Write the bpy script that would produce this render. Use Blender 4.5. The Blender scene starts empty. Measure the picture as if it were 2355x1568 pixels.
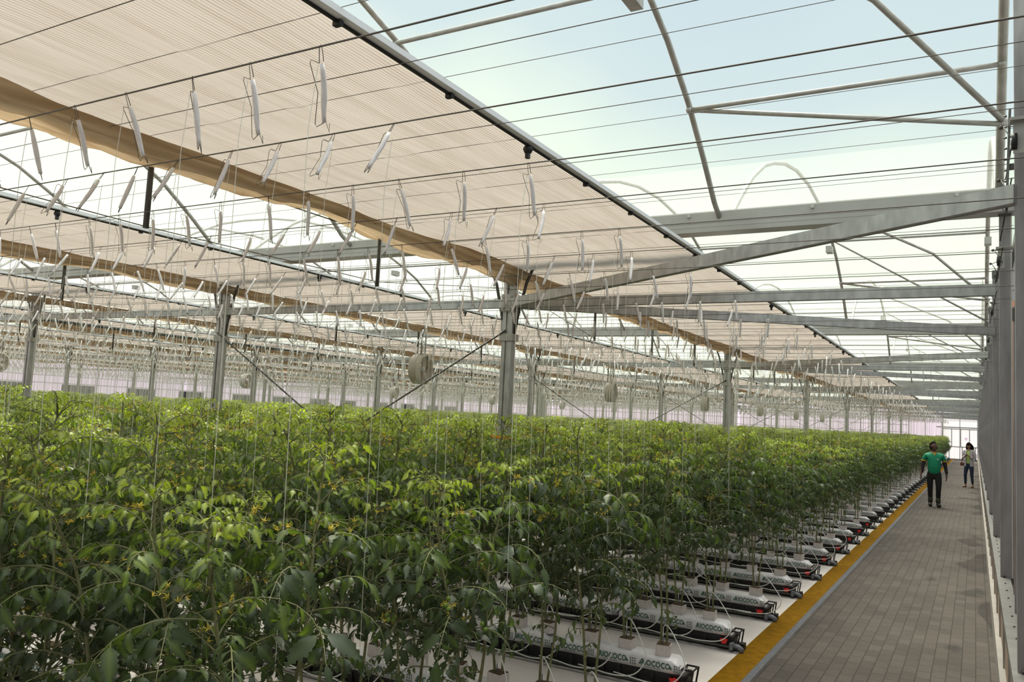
import bpy, math, random
from mathutils import Vector, Matrix, Euler
random.seed(11)
SC = bpy.context.scene
COL = SC.collection
pi = math.pi

# ------------------------------------------------------------------ camera
W_, H_ = 2355., 1568.
FPX = 1857.0
VY = (2243.2, 1004.4)
SLOPE = .05
def cam_axes():
    dy = Vector((VY[0]-W_/2, -(VY[1]-H_/2), -FPX)).normalized()
    h2 = Vector((VY[0]-2000-W_/2, -(VY[1]-2000*SLOPE-H_/2), -FPX))
    up = h2.cross(dy).normalized()
    if up.y < 0: up = -up
    x = dy.cross(up)
    return Matrix((x, dy, up))          # world = M @ cam
RM = cam_axes()
CAMP = Vector((0, 0, 1.85))
cd = bpy.data.cameras.new('camera')
cam = bpy.data.objects.new('camera', cd); COL.objects.link(cam)
cam.matrix_world = Matrix.Translation(CAMP) @ RM.to_4x4()
cd.sensor_width = 36; cd.lens = FPX/W_*36; cd.clip_start = .05; cd.clip_end = 500
SC.camera = cam
def proj(p):
    q = RM.transposed() @ (Vector(p)-CAMP)
    if q.z > -.05: return None
    return W_/2-FPX*q.x/q.z, H_/2+FPX*q.y/q.z, -q.z

# ------------------------------------------------------------------ layout numbers
X0, XS = .15, 4.82           # wall line and post spacing across
Y0, YS = 8.02, 9.5           # post rows (under the roof gutters)
BAY = YS/3
YE = 72.8                    # end wall
XL = X0-10*XS                # left wall
ZB, ZS, ZG = 3.12, 3.48, 3.85
RC0, RS = 5.69, 1.28         # crop rows
YN = -1.6
POSTY = [Y0+YS*k for k in range(-1, 7)]

# ------------------------------------------------------------------ materials
def mat(name, col=(.5,.5,.5), rough=.6, metal=0., emit=None):
    m = bpy.data.materials.new(name); m.use_nodes = True
    b = m.node_tree.nodes['Principled BSDF']
    b.inputs['Base Color'].default_value = (*col, 1); b.inputs['Roughness'].default_value = rough
    b.inputs['Metallic'].default_value = metal
    return m
def nd(m, t, **kw):
    n = m.node_tree.nodes.new(t)
    for k, v in kw.items(): setattr(n, k, v)
    return n
def lk(m, a, b): m.node_tree.links.new(a, b)
def noise_col(m, c1, c2, scale=8, detail=4, rough_var=None, stretch=None, bump=0):
    b = m.node_tree.nodes['Principled BSDF']
    tc = nd(m, 'ShaderNodeTexCoord'); n = nd(m, 'ShaderNodeTexNoise'); n.inputs['Scale'].default_value = scale
    n.inputs['Detail'].default_value = detail
    src = tc.outputs['Object']
    if stretch:
        mp = nd(m, 'ShaderNodeMapping'); mp.inputs['Scale'].default_value = stretch
        lk(m, src, mp.inputs['Vector']); src = mp.outputs['Vector']
    lk(m, src, n.inputs['Vector'])
    r = nd(m, 'ShaderNodeValToRGB'); r.color_ramp.elements[0].color = (*c1, 1); r.color_ramp.elements[1].color = (*c2, 1)
    r.color_ramp.elements[0].position = .3; r.color_ramp.elements[1].position = .7
    lk(m, n.outputs['Fac'], r.inputs['Fac']); lk(m, r.outputs['Color'], b.inputs['Base Color'])
    if bump:
        bp = nd(m, 'ShaderNodeBump'); bp.inputs['Strength'].default_value = bump; bp.inputs['Distance'].default_value = .01
        lk(m, n.outputs['Fac'], bp.inputs['Height']); lk(m, bp.outputs['Normal'], b.inputs['Normal'])
    return m
def sheet_mat(name, dif, trans, transp, fs=(.5,.5,0)):
    """thin sheet: diffuse + translucent + see-through share"""
    m = bpy.data.materials.new(name); m.use_nodes = True
    nt = m.node_tree; nt.nodes.clear()
    out = nd(m, 'ShaderNodeOutputMaterial')
    d = nd(m, 'ShaderNodeBsdfDiffuse'); d.inputs['Color'].default_value = (*dif, 1)
    t = nd(m, 'ShaderNodeBsdfTranslucent'); t.inputs['Color'].default_value = (*trans, 1)
    x = nd(m, 'ShaderNodeBsdfTransparent'); x.inputs['Color'].default_value = (*transp, 1)
    m1 = nd(m, 'ShaderNodeMixShader'); m1.inputs[0].default_value = fs[0]
    m2 = nd(m, 'ShaderNodeMixShader'); m2.inputs[0].default_value = fs[1]
    lk(m, d.outputs[0], m1.inputs[1]); lk(m, t.outputs[0], m1.inputs[2])
    lk(m, m1.outputs[0], m2.inputs[1]); lk(m, x.outputs[0], m2.inputs[2]); lk(m, m2.outputs[0], out.inputs['Surface'])
    return m, d, t, x, m1, m2

M = {}
M['steel'] = noise_col(mat('galvanised_steel', rough=.45, metal=.35), (.36,.355,.345), (.56,.555,.535), 14, 5, stretch=(1,1,.4))
M['steel_warm'] = noise_col(mat('galvanised_tube', rough=.42, metal=.3), (.36,.34,.31), (.50,.48,.45), 10, 4)
M['wallpost'] = noise_col(mat('wall_post_steel', rough=.5, metal=.3), (.26,.24,.24), (.42,.395,.39), 10, 5, stretch=(1,1,.25))
M['darksteel'] = mat('dark_steel', (.09,.085,.075), .5, .3)
M['wire'] = mat('wire_steel', (.13,.115,.10), .5, .3)
M['black'] = mat('black_plastic', (.012,.012,.013), .5)
M['pipe'] = mat('dark_pipe', (.05,.055,.045), .6)
M['red'] = mat('red_plastic', (.75,.02,.015), .4)
M['grey_plastic'] = mat('grey_plastic', (.16,.17,.19), .5)
M['white'] = mat('white_plastic', (.78,.78,.77), .5)
M['alu'] = mat('white_aluminium', (.88,.88,.89), .4, 0)
M['gutter'] = noise_col(mat('gutter_coat', rough=.5, metal=.1), (.50,.49,.46), (.60,.59,.56), 3, 3)
M['twine'] = noise_col(mat('white_twine', rough=.8), (.76,.70,.68), (.92,.89,.88), 160, 2, stretch=(1,1,.15))
M['string'] = mat('white_string', (.90,.89,.80), .8)
M['farhook'] = mat('white_twine_far_lit', (.93,.91,.87), .8)  # distant twine coloured whiter than the near twine to look lit
M['tube'] = mat('drip_tube_white', (.74,.74,.70), .4)
M['orange'] = mat('orange_tape', (.9,.33,.03), .5)
M['slab'] = noise_col(mat('white_grow_bag', rough=.38), (.70,.68,.69), (.82,.80,.81), 16, 4, bump=.5)
M['print'] = mat('green_print', (.012,.10,.065), .5)
M['print_grey'] = mat('grey_print', (.12,.17,.16), .5)
M['cube'] = noise_col(mat('coir_cube_wrap', rough=.6), (.62,.55,.50), (.74,.70,.68), 30, 3)
M['coir'] = noise_col(mat('brown_coir', rough=.9), (.06,.035,.02), (.14,.09,.05), 60, 4)
M['fabric_floor'] = noise_col(mat('white_ground_fabric', rough=.6), (.66,.60,.565), (.78,.72,.68), 2.5, 8, bump=.35)
M['kerb'] = noise_col(mat('grey_kerb', rough=.8), (.075,.08,.095), (.11,.115,.13), 20, 4)
M['yellow'] = noise_col(mat('yellow_paint', rough=.9), (.155,.075,.0008), (.235,.118,.002), 14, 8, bump=.3)
M['curb'] = noise_col(mat('wall_base_render', rough=.7), (.24,.225,.205), (.31,.29,.265), 5, 5)
M['rail'] = noise_col(mat('wall_rail_steel', rough=.5, metal=.2), (.12,.118,.11), (.18,.175,.165), 10, 5)
M['peach'] = mat('peach_panel', (.34,.24,.18), .6)
M['rust'] = mat('rust_brown', (.22,.075,.03), .6)
M['vent'] = mat('dark_vent_mesh', (.055,.05,.055), .8)
M['edge_light'] = mat('pale_edge_light', (.62,.62,.58), .5)  # pale tone standing in for light caught on post edges
M['skin'] = mat('skin', (.10,.045,.028), .5)
M['skin2'] = mat('skin_light', (.30,.15,.10), .5)
M['hair'] = mat('dark_hair', (.012,.009,.008), 1.)
M['hair'].node_tree.nodes['Principled BSDF'].inputs['Specular IOR Level'].default_value=.05
M['phone'] = mat('phone_case', (.02,.02,.022), .95)
M['phone'].node_tree.nodes['Principled BSDF'].inputs['Specular IOR Level'].default_value=.1
M['green_shirt'] = mat('green_polo', (.0,.235,.115), .7)
M['yellow_trim'] = mat('yellow_trim', (.75,.38,.02), .7)
M['black_cloth'] = mat('black_cloth', (.010,.011,.013), .8)
M['jeans'] = mat('blue_jeans', (.018,.035,.07), .8)
M['blazer'] = mat('pale_blazer', (.50,.46,.47), .8)
M['lime'] = mat('lime_top', (.45,.62,.16), .8)
M['sleeve'] = mat('dark_sleeve', (.018,.012,.018), .8)
M['shoe'] = mat('dark_shoe', (.018,.017,.014), .6)
M['sandal'] = mat('tan_sandal', (.28,.16,.11), .6)
M['bag'] = mat('brown_bag', (.12,.035,.02), .5)
M['khaki'] = mat('olive_gaiter', (.035,.045,.02), .8)
M['petal'] = mat('yellow_petal', (.95,.74,.08), .6)
M['fruit'] = mat('green_fruit', (.20,.32,.05), .3)
M['stem'] = noise_col(mat('tomato_stem', rough=.6), (.13,.13,.055), (.25,.26,.12), 12, 3)

M['yellow'].node_tree.nodes['Principled BSDF'].inputs['Specular IOR Level'].default_value=.1
# paving: concrete blocks, courses along Y
def paving():
    m = mat('paving_blocks', rough=.75); b = m.node_tree.nodes['Principled BSDF']
    tc = nd(m, 'ShaderNodeTexCoord'); mp = nd(m, 'ShaderNodeMapping'); mp.inputs['Rotation'].default_value = (0,0,pi/2)
    lk(m, tc.outputs['Object'], mp.inputs['Vector'])
    br = nd(m, 'ShaderNodeTexBrick')
    br.inputs['Scale'].default_value = 1; br.inputs['Brick Width'].default_value = .2; br.inputs['Row Height'].default_value = .10
    br.inputs['Mortar Size'].default_value = .0035; br.inputs['Mortar Smooth'].default_value = .3; br.inputs['Bias'].default_value = 0
    br.inputs['Color1'].default_value = (.086,.074,.064,1); br.inputs['Color2'].default_value = (.064,.055,.048,1); br.inputs['Mortar'].default_value = (.034,.030,.027,1)
    lk(m, mp.outputs['Vector'], br.inputs['Vector'])
    n = nd(m, 'ShaderNodeTexNoise'); n.inputs['Scale'].default_value = 60; n.inputs['Detail'].default_value = 5
    lk(m, tc.outputs['Object'], n.inputs['Vector'])
    n2 = nd(m, 'ShaderNodeTexNoise'); n2.inputs['Scale'].default_value = 1.1; n2.inputs['Detail'].default_value = 2; lk(m, tc.outputs['Object'], n2.inputs['Vector'])
    r2 = nd(m, 'ShaderNodeMapRange'); r2.inputs['From Min'].default_value=.3; r2.inputs['From Max'].default_value=.75; r2.inputs['To Min'].default_value=.85; r2.inputs['To Max'].default_value=1.2
    lk(m, n2.outputs['Fac'], r2.inputs['Value'])
    r1 = nd(m, 'ShaderNodeMapRange'); r1.inputs['To Min'].default_value=.75; r1.inputs['To Max'].default_value=1.25; lk(m, n.outputs['Fac'], r1.inputs['Value'])
    # damp patches beside the wall
    w = nd(m, 'ShaderNodeTexNoise'); w.inputs['Scale'].default_value = 1; w.inputs['Detail'].default_value = 1
    mw = nd(m, 'ShaderNodeMapping'); mw.inputs['Scale'].default_value = (1.6,.55,1); mw.inputs['Location'].default_value=(.35,.2,0)
    lk(m, tc.outputs['Object'], mw.inputs['Vector']); lk(m, mw.outputs['Vector'], w.inputs['Vector'])
    sx = nd(m, 'ShaderNodeSeparateXYZ'); lk(m, tc.outputs['Object'], sx.inputs[0])
    rx = nd(m, 'ShaderNodeMapRange'); rx.inputs['From Min'].default_value=-.75; rx.inputs['From Max'].default_value=.15; rx.inputs['To Min'].default_value=-.2; rx.inputs['To Max'].default_value=.06
    lk(m, sx.outputs['X'], rx.inputs['Value'])
    ad = nd(m, 'ShaderNodeMath', operation='ADD'); lk(m, w.outputs['Fac'], ad.inputs[0]); lk(m, rx.outputs[0], ad.inputs[1])
    rw = nd(m, 'ShaderNodeMapRange'); rw.inputs['From Min'].default_value=.57; rw.inputs['From Max'].default_value=.60; rw.inputs['To Min'].default_value=1; rw.inputs['To Max'].default_value=.55
    lk(m, ad.outputs[0], rw.inputs['Value'])
    m1 = nd(m, 'ShaderNodeMath', operation='MULTIPLY'); lk(m, r1.outputs[0], m1.inputs[0]); lk(m, r2.outputs[0], m1.inputs[1])
    m2 = nd(m, 'ShaderNodeMath', operation='MULTIPLY'); lk(m, m1.outputs[0], m2.inputs[0]); lk(m, rw.outputs[0], m2.inputs[1])
    vm = nd(m, 'ShaderNodeVectorMath', operation='SCALE'); lk(m, br.outputs['Color'], vm.inputs[0]); lk(m, m2.outputs[0], vm.inputs['Scale'])
    lk(m, vm.outputs[0], b.inputs['Base Color']); b.inputs['Specular IOR Level'].default_value=.15
    bp = nd(m, 'ShaderNodeBump'); bp.inputs['Distance'].default_value=.004; bp.inputs['Strength'].default_value=.6; bp.invert=True
    lk(m, br.outputs['Fac'], bp.inputs['Height']); lk(m, bp.outputs['Normal'], b.inputs['Normal'])
    return m
M['paving'] = paving()
# roof film, wall panels
M['film'] = sheet_mat('roof_film', (.85,.87,.85), (.96,.97,.93), (.965,.99,.96), (.8,.88))[0]
def panel(name, tint, corr=0.):
    m, d, t, x, m1, m2 = sheet_mat(name, tint, tint, (1,1,1), (.82,.0))
    tc = nd(m, 'ShaderNodeTexCoord'); w = nd(m, 'ShaderNodeTexWave'); w.inputs['Scale'].default_value = 1.7; w.inputs['Distortion'].default_value = .6
    w.inputs['Detail'].default_value=1
    mp = nd(m, 'ShaderNodeMapping'); mp.inputs['Rotation'].default_value=(0,0,pi/4); lk(m, tc.outputs['Object'], mp.inputs['Vector']); lk(m, mp.outputs[0], w.inputs['Vector'])
    r = nd(m, 'ShaderNodeValToRGB'); r.color_ramp.elements[0].color=(*[c*.95 for c in tint],1); r.color_ramp.elements[1].color=(*tint,1)
    lk(m, w.outputs['Fac'], r.inputs['Fac']); lk(m, r.outputs['Color'], t.inputs['Color'])
    return m
M['lavender'] = panel('lavender_sheet', (.97,.89,.99))
M['white_sheet'] = panel('white_sheet', (.95,.93,.95))
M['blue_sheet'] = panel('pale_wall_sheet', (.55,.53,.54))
# shade cloth: fine ribs along Y, shade of loose folds painted into the colour
def cloth(name, c1, c2, tfac, xfac, ribs=True):
    m, d, t, x, m1, m2 = sheet_mat(name, c1, c2, (1,.98,.94), (tfac, xfac))
    tc = nd(m, 'ShaderNodeTexCoord')
    w = nd(m, 'ShaderNodeTexWave'); w.inputs['Scale'].default_value = 14 if ribs else 5; w.inputs['Distortion'].default_value = 5. if ribs else 3; w.inputs['Detail'].default_value = 2
    w.inputs['Detail Scale'].default_value = .12
    w.bands_direction = 'X'
    mp = nd(m, 'ShaderNodeMapping'); mp.inputs['Scale'].default_value = (1.,.16,1.)
    lk(m, tc.outputs['Object'], mp.inputs['Vector']); lk(m, mp.outputs[0], w.inputs['Vector'])
    n = nd(m, 'ShaderNodeTexNoise'); n.inputs['Scale'].default_value = 1.7; n.inputs['Detail'].default_value = 5
    mp2 = nd(m, 'ShaderNodeMapping'); mp2.inputs['Scale'].default_value = (2.2,.7,1.); mp2.inputs['Rotation'].default_value=(0,0,.3)
    lk(m, tc.outputs['Object'], mp2.inputs['Vector']); lk(m, mp2.outputs[0], n.inputs['Vector'])
    mx = nd(m, 'ShaderNodeMath', operation='MULTIPLY_ADD'); mx.inputs[1].default_value=.55; lk(m, w.outputs['Fac'], mx.inputs[0])
    sc = nd(m, 'ShaderNodeMath', operation='MULTIPLY'); sc.inputs[1].default_value=.45; lk(m, n.outputs['Fac'], sc.inputs[0]); lk(m, sc.outputs[0], mx.inputs[2])
    n3 = nd(m, 'ShaderNodeTexNoise'); n3.inputs['Scale'].default_value = 1.; n3.inputs['Detail'].default_value = 6; n3.inputs['Roughness'].default_value=.7
    mp3 = nd(m, 'ShaderNodeMapping'); mp3.inputs['Scale'].default_value = (26,.9,1.); mp3.inputs['Rotation'].default_value=(0,0,.03)
    lk(m, tc.outputs['Object'], mp3.inputs['Vector']); lk(m, mp3.outputs[0], n3.inputs['Vector'])
    s3 = nd(m, 'ShaderNodeMath', operation='MULTIPLY_ADD'); s3.inputs[1].default_value=1.1; lk(m, n3.outputs['Fac'], s3.inputs[0])
    s4 = nd(m, 'ShaderNodeMath', operation='SUBTRACT'); s4.inputs[1].default_value=.55; lk(m, mx.outputs[0], s4.inputs[0]); lk(m, s4.outputs[0], s3.inputs[2]); mx = s3
    for tgt, base in ((d, c1), (t, c2)):
        r = nd(m, 'ShaderNodeValToRGB'); r.color_ramp.elements[0].position=.1; r.color_ramp.elements[1].position=.75
        r.color_ramp.elements[0].color=(*[c*k for c,k in zip(base,(.66,.61,.55))],1); r.color_ramp.elements[1].color=(*base,1)
        lk(m, mx.outputs[0], r.inputs['Fac']); lk(m, r.outputs['Color'], tgt.inputs['Color'])
    return m
M['cloth'] = cloth('beige_shade_cloth', (.34,.295,.26), (.365,.322,.292), .72, .02)
M['cloth_fold'] = cloth('folded_shade_cloth', (.50,.38,.26), (.40,.30,.19), .6, 0., False)
# leaves
def leafmat(name, young):
    m = bpy.data.materials.new(name); m.use_nodes = True
    nt = m.node_tree; nt.nodes.clear(); out = nd(m, 'ShaderNodeOutputMaterial')
    at = nd(m, 'ShaderNodeAttribute'); at.attribute_name = 'age'
    r = nd(m, 'ShaderNodeValToRGB'); e = r.color_ramp.elements
    e[0].position=0; e[0].color=(.030,.046,.020,1); e[1].position=1; e[1].color=(.50,.57,.085,1)
    a = e.new(.45); a.color=(.068,.104,.040,1); a2 = e.new(.72); a2.color=(.18,.25,.058,1)
    lk(m, at.outputs['Fac'], r.inputs['Fac'])
    oi = nd(m, 'ShaderNodeObjectInfo')
    hs = nd(m, 'ShaderNodeHueSaturation'); mr = nd(m, 'ShaderNodeMapRange'); mr.inputs['To Min'].default_value=.85; mr.inputs['To Max'].default_value=1.15
    lk(m, oi.outputs['Random'], mr.inputs['Value']); lk(m, mr.outputs[0], hs.inputs['Value']); lk(m, r.outputs['Color'], hs.inputs['Color'])
    p = nd(m, 'ShaderNodeBsdfPrincipled'); p.inputs['Roughness'].default_value=.42; p.inputs['Specular IOR Level'].default_value=.75
    lk(m, hs.outputs['Color'], p.inputs['Base Color'])
    t = nd(m, 'ShaderNodeBsdfTranslucent'); g = nd(m, 'ShaderNodeMixRGB', blend_type='MULTIPLY'); g.inputs[0].default_value=1; g.inputs[2].default_value=(1.7,2.0,.5,1)
    lk(m, hs.outputs['Color'], g.inputs[1]); lk(m, g.outputs[0], t.inputs['Color'])
    mx = nd(m, 'ShaderNodeMixShader'); mx.inputs[0].default_value=.30
    lk(m, p.outputs[0], mx.inputs[1]); lk(m, t.outputs[0], mx.inputs[2]); lk(m, mx.outputs[0], out.inputs['Surface'])
    return m
M['leaf'] = leafmat('tomato_leaf', 0)

# ------------------------------------------------------------------ mesh builder
class MB:
    def __init__(s): s.v=[]; s.f=[]; s.mi=[]; s.at=[]; s.cur=0; s.age=0.; s.smooth=[]
    def add(s, vs, fs, sm=False):
        o=len(s.v); s.v.extend([tuple(v) for v in vs]); s.at.extend([s.age]*len(vs))
        for f in fs: s.f.append(tuple(i+o for i in f)); s.mi.append(s.cur); s.smooth.append(sm)
        return s
    def box(s, x0,x1,y0,y1,z0,z1):
        vs=[(x,y,z) for x in (x0,x1) for y in (y0,y1) for z in (z0,z1)]
        return s.add(vs, [(0,1,3,2),(4,6,7,5),(0,4,5,1),(2,3,7,6),(0,2,6,4),(1,5,7,3)])
    def tube(s, pts, r, n=6, cap=True, sm=True):
        pts=[Vector(p) for p in pts]; k=len(pts); rs=r if isinstance(r,(list,tuple)) else [r]*k
        vs=[]; prev=None
        for i,p in enumerate(pts):
            d=(pts[min(i+1,k-1)]-pts[max(i-1,0)]).normalized()
            if prev is None: a=d.orthogonal().normalized()
            else:
                a=(prev-d*prev.dot(d)); a=a.normalized() if a.length>1e-6 else d.orthogonal().normalized()
            prev=a; b=d.cross(a)
            for j in range(n):
                t=2*pi*j/n; vs.append(p+(a*math.cos(t)+b*math.sin(t))*rs[i])
        fs=[]
        for i in range(k-1):
            for j in range(n): fs.append((i*n+j,i*n+(j+1)%n,(i+1)*n+(j+1)%n,(i+1)*n+j))
        if cap: fs.append(tuple(range(n))[::-1]); fs.append(tuple((k-1)*n+j for j in range(n)))
        return s.add(vs, fs, sm)
    def bar(s, a, b, w, h, up=(0,0,1)):
        a=Vector(a); b=Vector(b); d=(b-a).normalized(); u=Vector(up); x=d.cross(u).normalized(); u=x.cross(d)
        vs=[p+x*sx*w/2+u*su*h/2 for p in (a,b) for sx in (-1,1) for su in (-1,1)]
        return s.add(vs, [(0,1,3,2),(4,6,7,5),(0,4,5,1),(2,3,7,6),(0,2,6,4),(1,5,7,3)])
    def extrude(s, prof, a, b, axis='y', sm=False, closed=True):
        """2D profile list (u,w) extruded between a and b along axis; u,w are (x,z) for y, (y,z) for x"""
        n=len(prof); vs=[]
        for t in (a,b):
            for (u,w) in prof: vs.append((u,t,w) if axis=='y' else (t,u,w))
        m=n if closed else n-1
        fs=[(i,(i+1)%n,n+(i+1)%n,n+i) for i in range(m)]
        if closed: fs += [tuple(range(n))[::-1], tuple(range(n,2*n))]
        return s.add(vs, fs, sm)
    def ball(s, c, r, n=8, sc=(1,1,1)):
        vs=[]; m=n//2; c=Vector(c)
        for i in range(m+1):
            ph=pi*i/m
            for j in range(n):
                th=2*pi*j/n; vs.append((c.x+r*sc[0]*math.sin(ph)*math.cos(th), c.y+r*sc[1]*math.sin(ph)*math.sin(th), c.z+r*sc[2]*math.cos(ph)))
        fs=[(i*n+j,(i+1)*n+j,(i+1)*n+(j+1)%n,i*n+(j+1)%n) for i in range(m) for j in range(n)]
        return s.add(vs, fs, True)
    def mesh(s, name, mats):
        me=bpy.data.meshes.new(name); me.from_pydata(s.v, [], s.f)
        for m in (mats if isinstance(mats,(list,tuple)) else [mats]): me.materials.append(m)
        me.polygons.foreach_set('material_index', s.mi); me.polygons.foreach_set('use_smooth', s.smooth)
        if any(s.at):
            a=me.attributes.new('age','FLOAT','POINT'); a.data.foreach_set('value', s.at)
        me.update(); return me
def obj(name, mb, mats, parent=None, loc=None):
    me = mb.mesh(name, mats) if isinstance(mb, MB) else mb
    o = bpy.data.objects.new(name, me); COL.objects.link(o)
    if parent: o.parent = parent
    if loc: o.location = loc
    return o
def tag(o, label=None, cat=None, group=None, kind=None):
    if label: o['label']=label
    if cat: o['category']=cat
    if group: o['group']=group
    if kind: o['kind']=kind
    return o
def empty(name, loc, label, cat, group=None):
    o = bpy.data.objects.new(name, None); COL.objects.link(o); o.location = loc; o.empty_display_size=.1
    return tag(o, label, cat, group)
def copy_tree(root, loc, label, rot=None, scale=None):
    r = root.copy(); COL.objects.link(r); r.location = loc; r['label'] = label
    if rot is not None: r.rotation_euler = rot
    if scale is not None: r.scale = scale
    for ch in root.children:
        c = ch.copy(); COL.objects.link(c); c.parent = r
        for g in ch.children:
            d = g.copy(); COL.objects.link(d); d.parent = c
    return r
ONES = 'first second third fourth fifth sixth seventh eighth ninth tenth eleventh twelfth thirteenth fourteenth fifteenth sixteenth seventeenth eighteenth nineteenth'.split()
TENS = {20:'twentieth',30:'thirtieth',40:'fortieth',50:'fiftieth',60:'sixtieth',70:'seventieth',80:'eightieth',90:'ninetieth',100:'hundredth',110:'hundred-and-tenth',120:'hundred-and-twentieth'}
TN = {20:'twenty',30:'thirty',40:'forty',50:'fifty',60:'sixty',70:'seventy',80:'eighty',90:'ninety',100:'hundred-and',110:'hundred-and-ten',120:'hundred-and-twenty'}
def nth(i):   # 1-based
    if i < 20: return ONES[i-1]
    t = i//10*10
    if i > 100 and i < 120: return 'hundred-and-'+ONES[i-101]
    return TENS[t] if i == t else TN[t]+'-'+ONES[i-t-1]

# ------------------------------------------------------------------ setting
def struct(name, mb, m): return tag(obj(name, mb, m), kind='structure')
struct('floor', MB().box(XL, -1.67, YN, YE, -.06, 0), M['fabric_floor'])
struct('floor_walkway', MB().box(-1.475, .14, YN, YE, -.06, .004), M['paving'])
struct('trim_1', MB().box(-1.67, -1.475, YN, YE, -.06, .008), M['yellow'])
struct('trim_2', MB().box(-1.475, -1.42, YN, YE, -.05, .007), M['kerb'])

# roof film, one vault per span between the gutters
PROF = [(0,3.86),(.3,4.02),(.7,4.34),(1.2,4.70),(1.8,5.02),(2.3,5.20),(3,5.40),(3.8,5.54),(4.75,5.60)]
def archz(d):
    d = min(d, YS-d); d = max(d, 0)
    for (a,za),(b,zb) in zip(PROF, PROF[1:]):
        if d <= b: return za+(zb-za)*(d-a)/(b-a)
    return PROF[-1][1]
ARCH = [(d,z) for d,z in PROF] + [(YS-d,z) for d,z in PROF[-2::-1]]
def vault(mb, y, x0, x1, off=.03):
    nx=1; vs=[]
    for x in (x0,x1):
        for d,z in ARCH: vs.append((x, y+d, z+off))
    n=len(ARCH)
    mb.add(vs, [(i,i+1,n+i+1,n+i) for i in range(n-1)], True)
rf = MB()
for y in POSTY[:-1]: vault(rf, y, X0+.25, XL)
struct('ceiling', rf, M['film'])
# gable film above the right wall and left wall and end walls
def gable(name, x, m):
    g = MB()
    for y in POSTY[:-1]:
        vs=[]; n=len(ARCH)
        for d,z in ARCH: vs.append((x,y+d,z+.03))
        for d,z in ARCH: vs.append((x,y+d,3.8))
        g.add(vs, [(i,i+1,n+i+1,n+i) for i in range(n-1)])
    return struct(name, g, m)
gable('wall_right_gable', X0+.25, M['film'])
gable('wall_left_gable', XL, M['film'])
# right wall: rendered base, flashing, rail, sheets
w = MB(); w.box(X0-.01, X0+.28, YN, YE, 0, .22); obj_w = struct('wall_right_base', w, M['curb'])
w = MB(); w.box(X0+.03, X0+.07, YN, YE, .22, .64); struct('wall_right_panel', w, M['peach'])
w = MB()
w.box(X0+.005, X0+.10, YN, YE, .64, .70)
w.box(X0+.10, X0+.24, YN, YE, .62, .66)
struct('trim_3', w, M['rail'])
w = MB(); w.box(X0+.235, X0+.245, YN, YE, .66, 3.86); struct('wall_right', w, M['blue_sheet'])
w = MB(); w.box(X0+.20, X0+.245, YN, YE, 3.86, 3.95); struct('trim_4', w, M['rail'])
# left wall
VENT = [25.9,30.05,34.4,38.4,43.1,47.1,51.2,54.9,59.4,63.6,67.8,71.0]
w = MB(); w.box(XL-.03, XL, YN, YE, 0, 3.86); struct('wall_left', w, M['lavender'])
# end wall and the wall behind the camera
w = MB(); w.box(XL, -2.35, YE, YE+.03, 0, 3.8); struct('wall_end', w, M['lavender'])
w = MB(); w.box(-2.35, X0+.25, YE, YE+.03, 0, 3.8); struct('wall_end_door_panel', w, M['white_sheet'])
w = MB()
w.box(XL, X0+.25, YN-.03, YN, 0, 3.8)
struct('wall_near', w, M['blue_sheet'])
# gables at both ends are closed by the vault feet (gutters); frame bars of end wall
w = MB()
for x in [X0-1.2*k for k in range(0, 40)]:
    w.box(x-.025, x+.025, YE-.05, YE-.002, 0, 3.8)
for z in (1.95, 2.55, 3.1): w.box(XL, -4.7, YE-.04, YE-.002, z-.02, z+.02)
struct('trim_5', w, M['steel'])
w = MB()
for k in range(0, 35):
    y = 8.02+BAY/1.5*k
    w.box(XL+.002, XL+.05, y-.025, y+.025, 0, 3.86)
for z in (2.32, 2.76, 3.80): w.box(XL+.002, XL+.05, YN, YE, z-.02, z+.02)
struct('trim_6', w, M['steel'])
for i, y in enumerate(VENT):
    v = MB(); v.box(XL+.004, XL+.03, y-1.05, y+1.05, .9, 2.26)
    o = tag(obj('window_%d' % (i+1), v, M['vent']), kind='structure')
# door at the end of the walkway
dr = bpy.data.objects.new('door_1', None); COL.objects.link(dr); dr.location=(-1.0, YE-.06, 0); tag(dr, kind='structure')
f = MB()
for x in (-1.25,-.62,0,.6,1.15): f.box(x-.03,x+.03,-.03,.02,1.0,2.35)
for x in (-1.25,-.8,.1,1.0): f.box(x-.03,x+.03,-.03,.02,0,1.0)
for z in (.04,1.0,2.38): f.box(-1.28,1.18,-.03,.02,z-.035,z+.035)
f.box(-1.7,1.3,-.04,.02,2.46,2.55); f.box(-1.3,-1.2,-.06,.02,0,3.8)
obj('door_frame', f, M['steel'], dr)
f = MB(); f.box(.72-.45,.72-.25,-.045,-.031,1.55,1.75); obj('door_notice', f, M['lavender'], dr)

# ------------------------------------------------------------------ steel frame
def post_mesh():
    m = MB(); a, b = .065, .05
    pr = [(-a,-b),(-.02,-b),(-.02,-b+.018),(.012,-b+.018),(.012,-b),(a,-b),(a,b),(-a,b)]
    m2 = [(x,y) for x,y in pr]
    n = len(m2); vs=[(x,y,0) for x,y in m2]+[(x,y,3.82) for x,y in m2]
    m.add(vs, [(i,(i+1)%n,n+(i+1)%n,n+i) for i in range(n)]+[tuple(range(n))[::-1],tuple(range(n,2*n))])
    return m
PM = post_mesh().mesh('post_shaft', M['steel'])
b = MB(); b.box(-.09,.09,-.07,.07,2.68,2.76); b.box(-.085,.085,-.065,.065,3.02,3.22); b.box(-.10,-.075,-.03,.03,2.80,2.92)
for z in (3.06,3.18): b.tube([(-.05,-.08,z),(-.05,-.06,z)], .013, 6); b.tube([(.05,-.08,z),(.05,-.06,z)], .013, 6)
BM = b.mesh('bracket', M['steel_warm'])
SM = []
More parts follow.
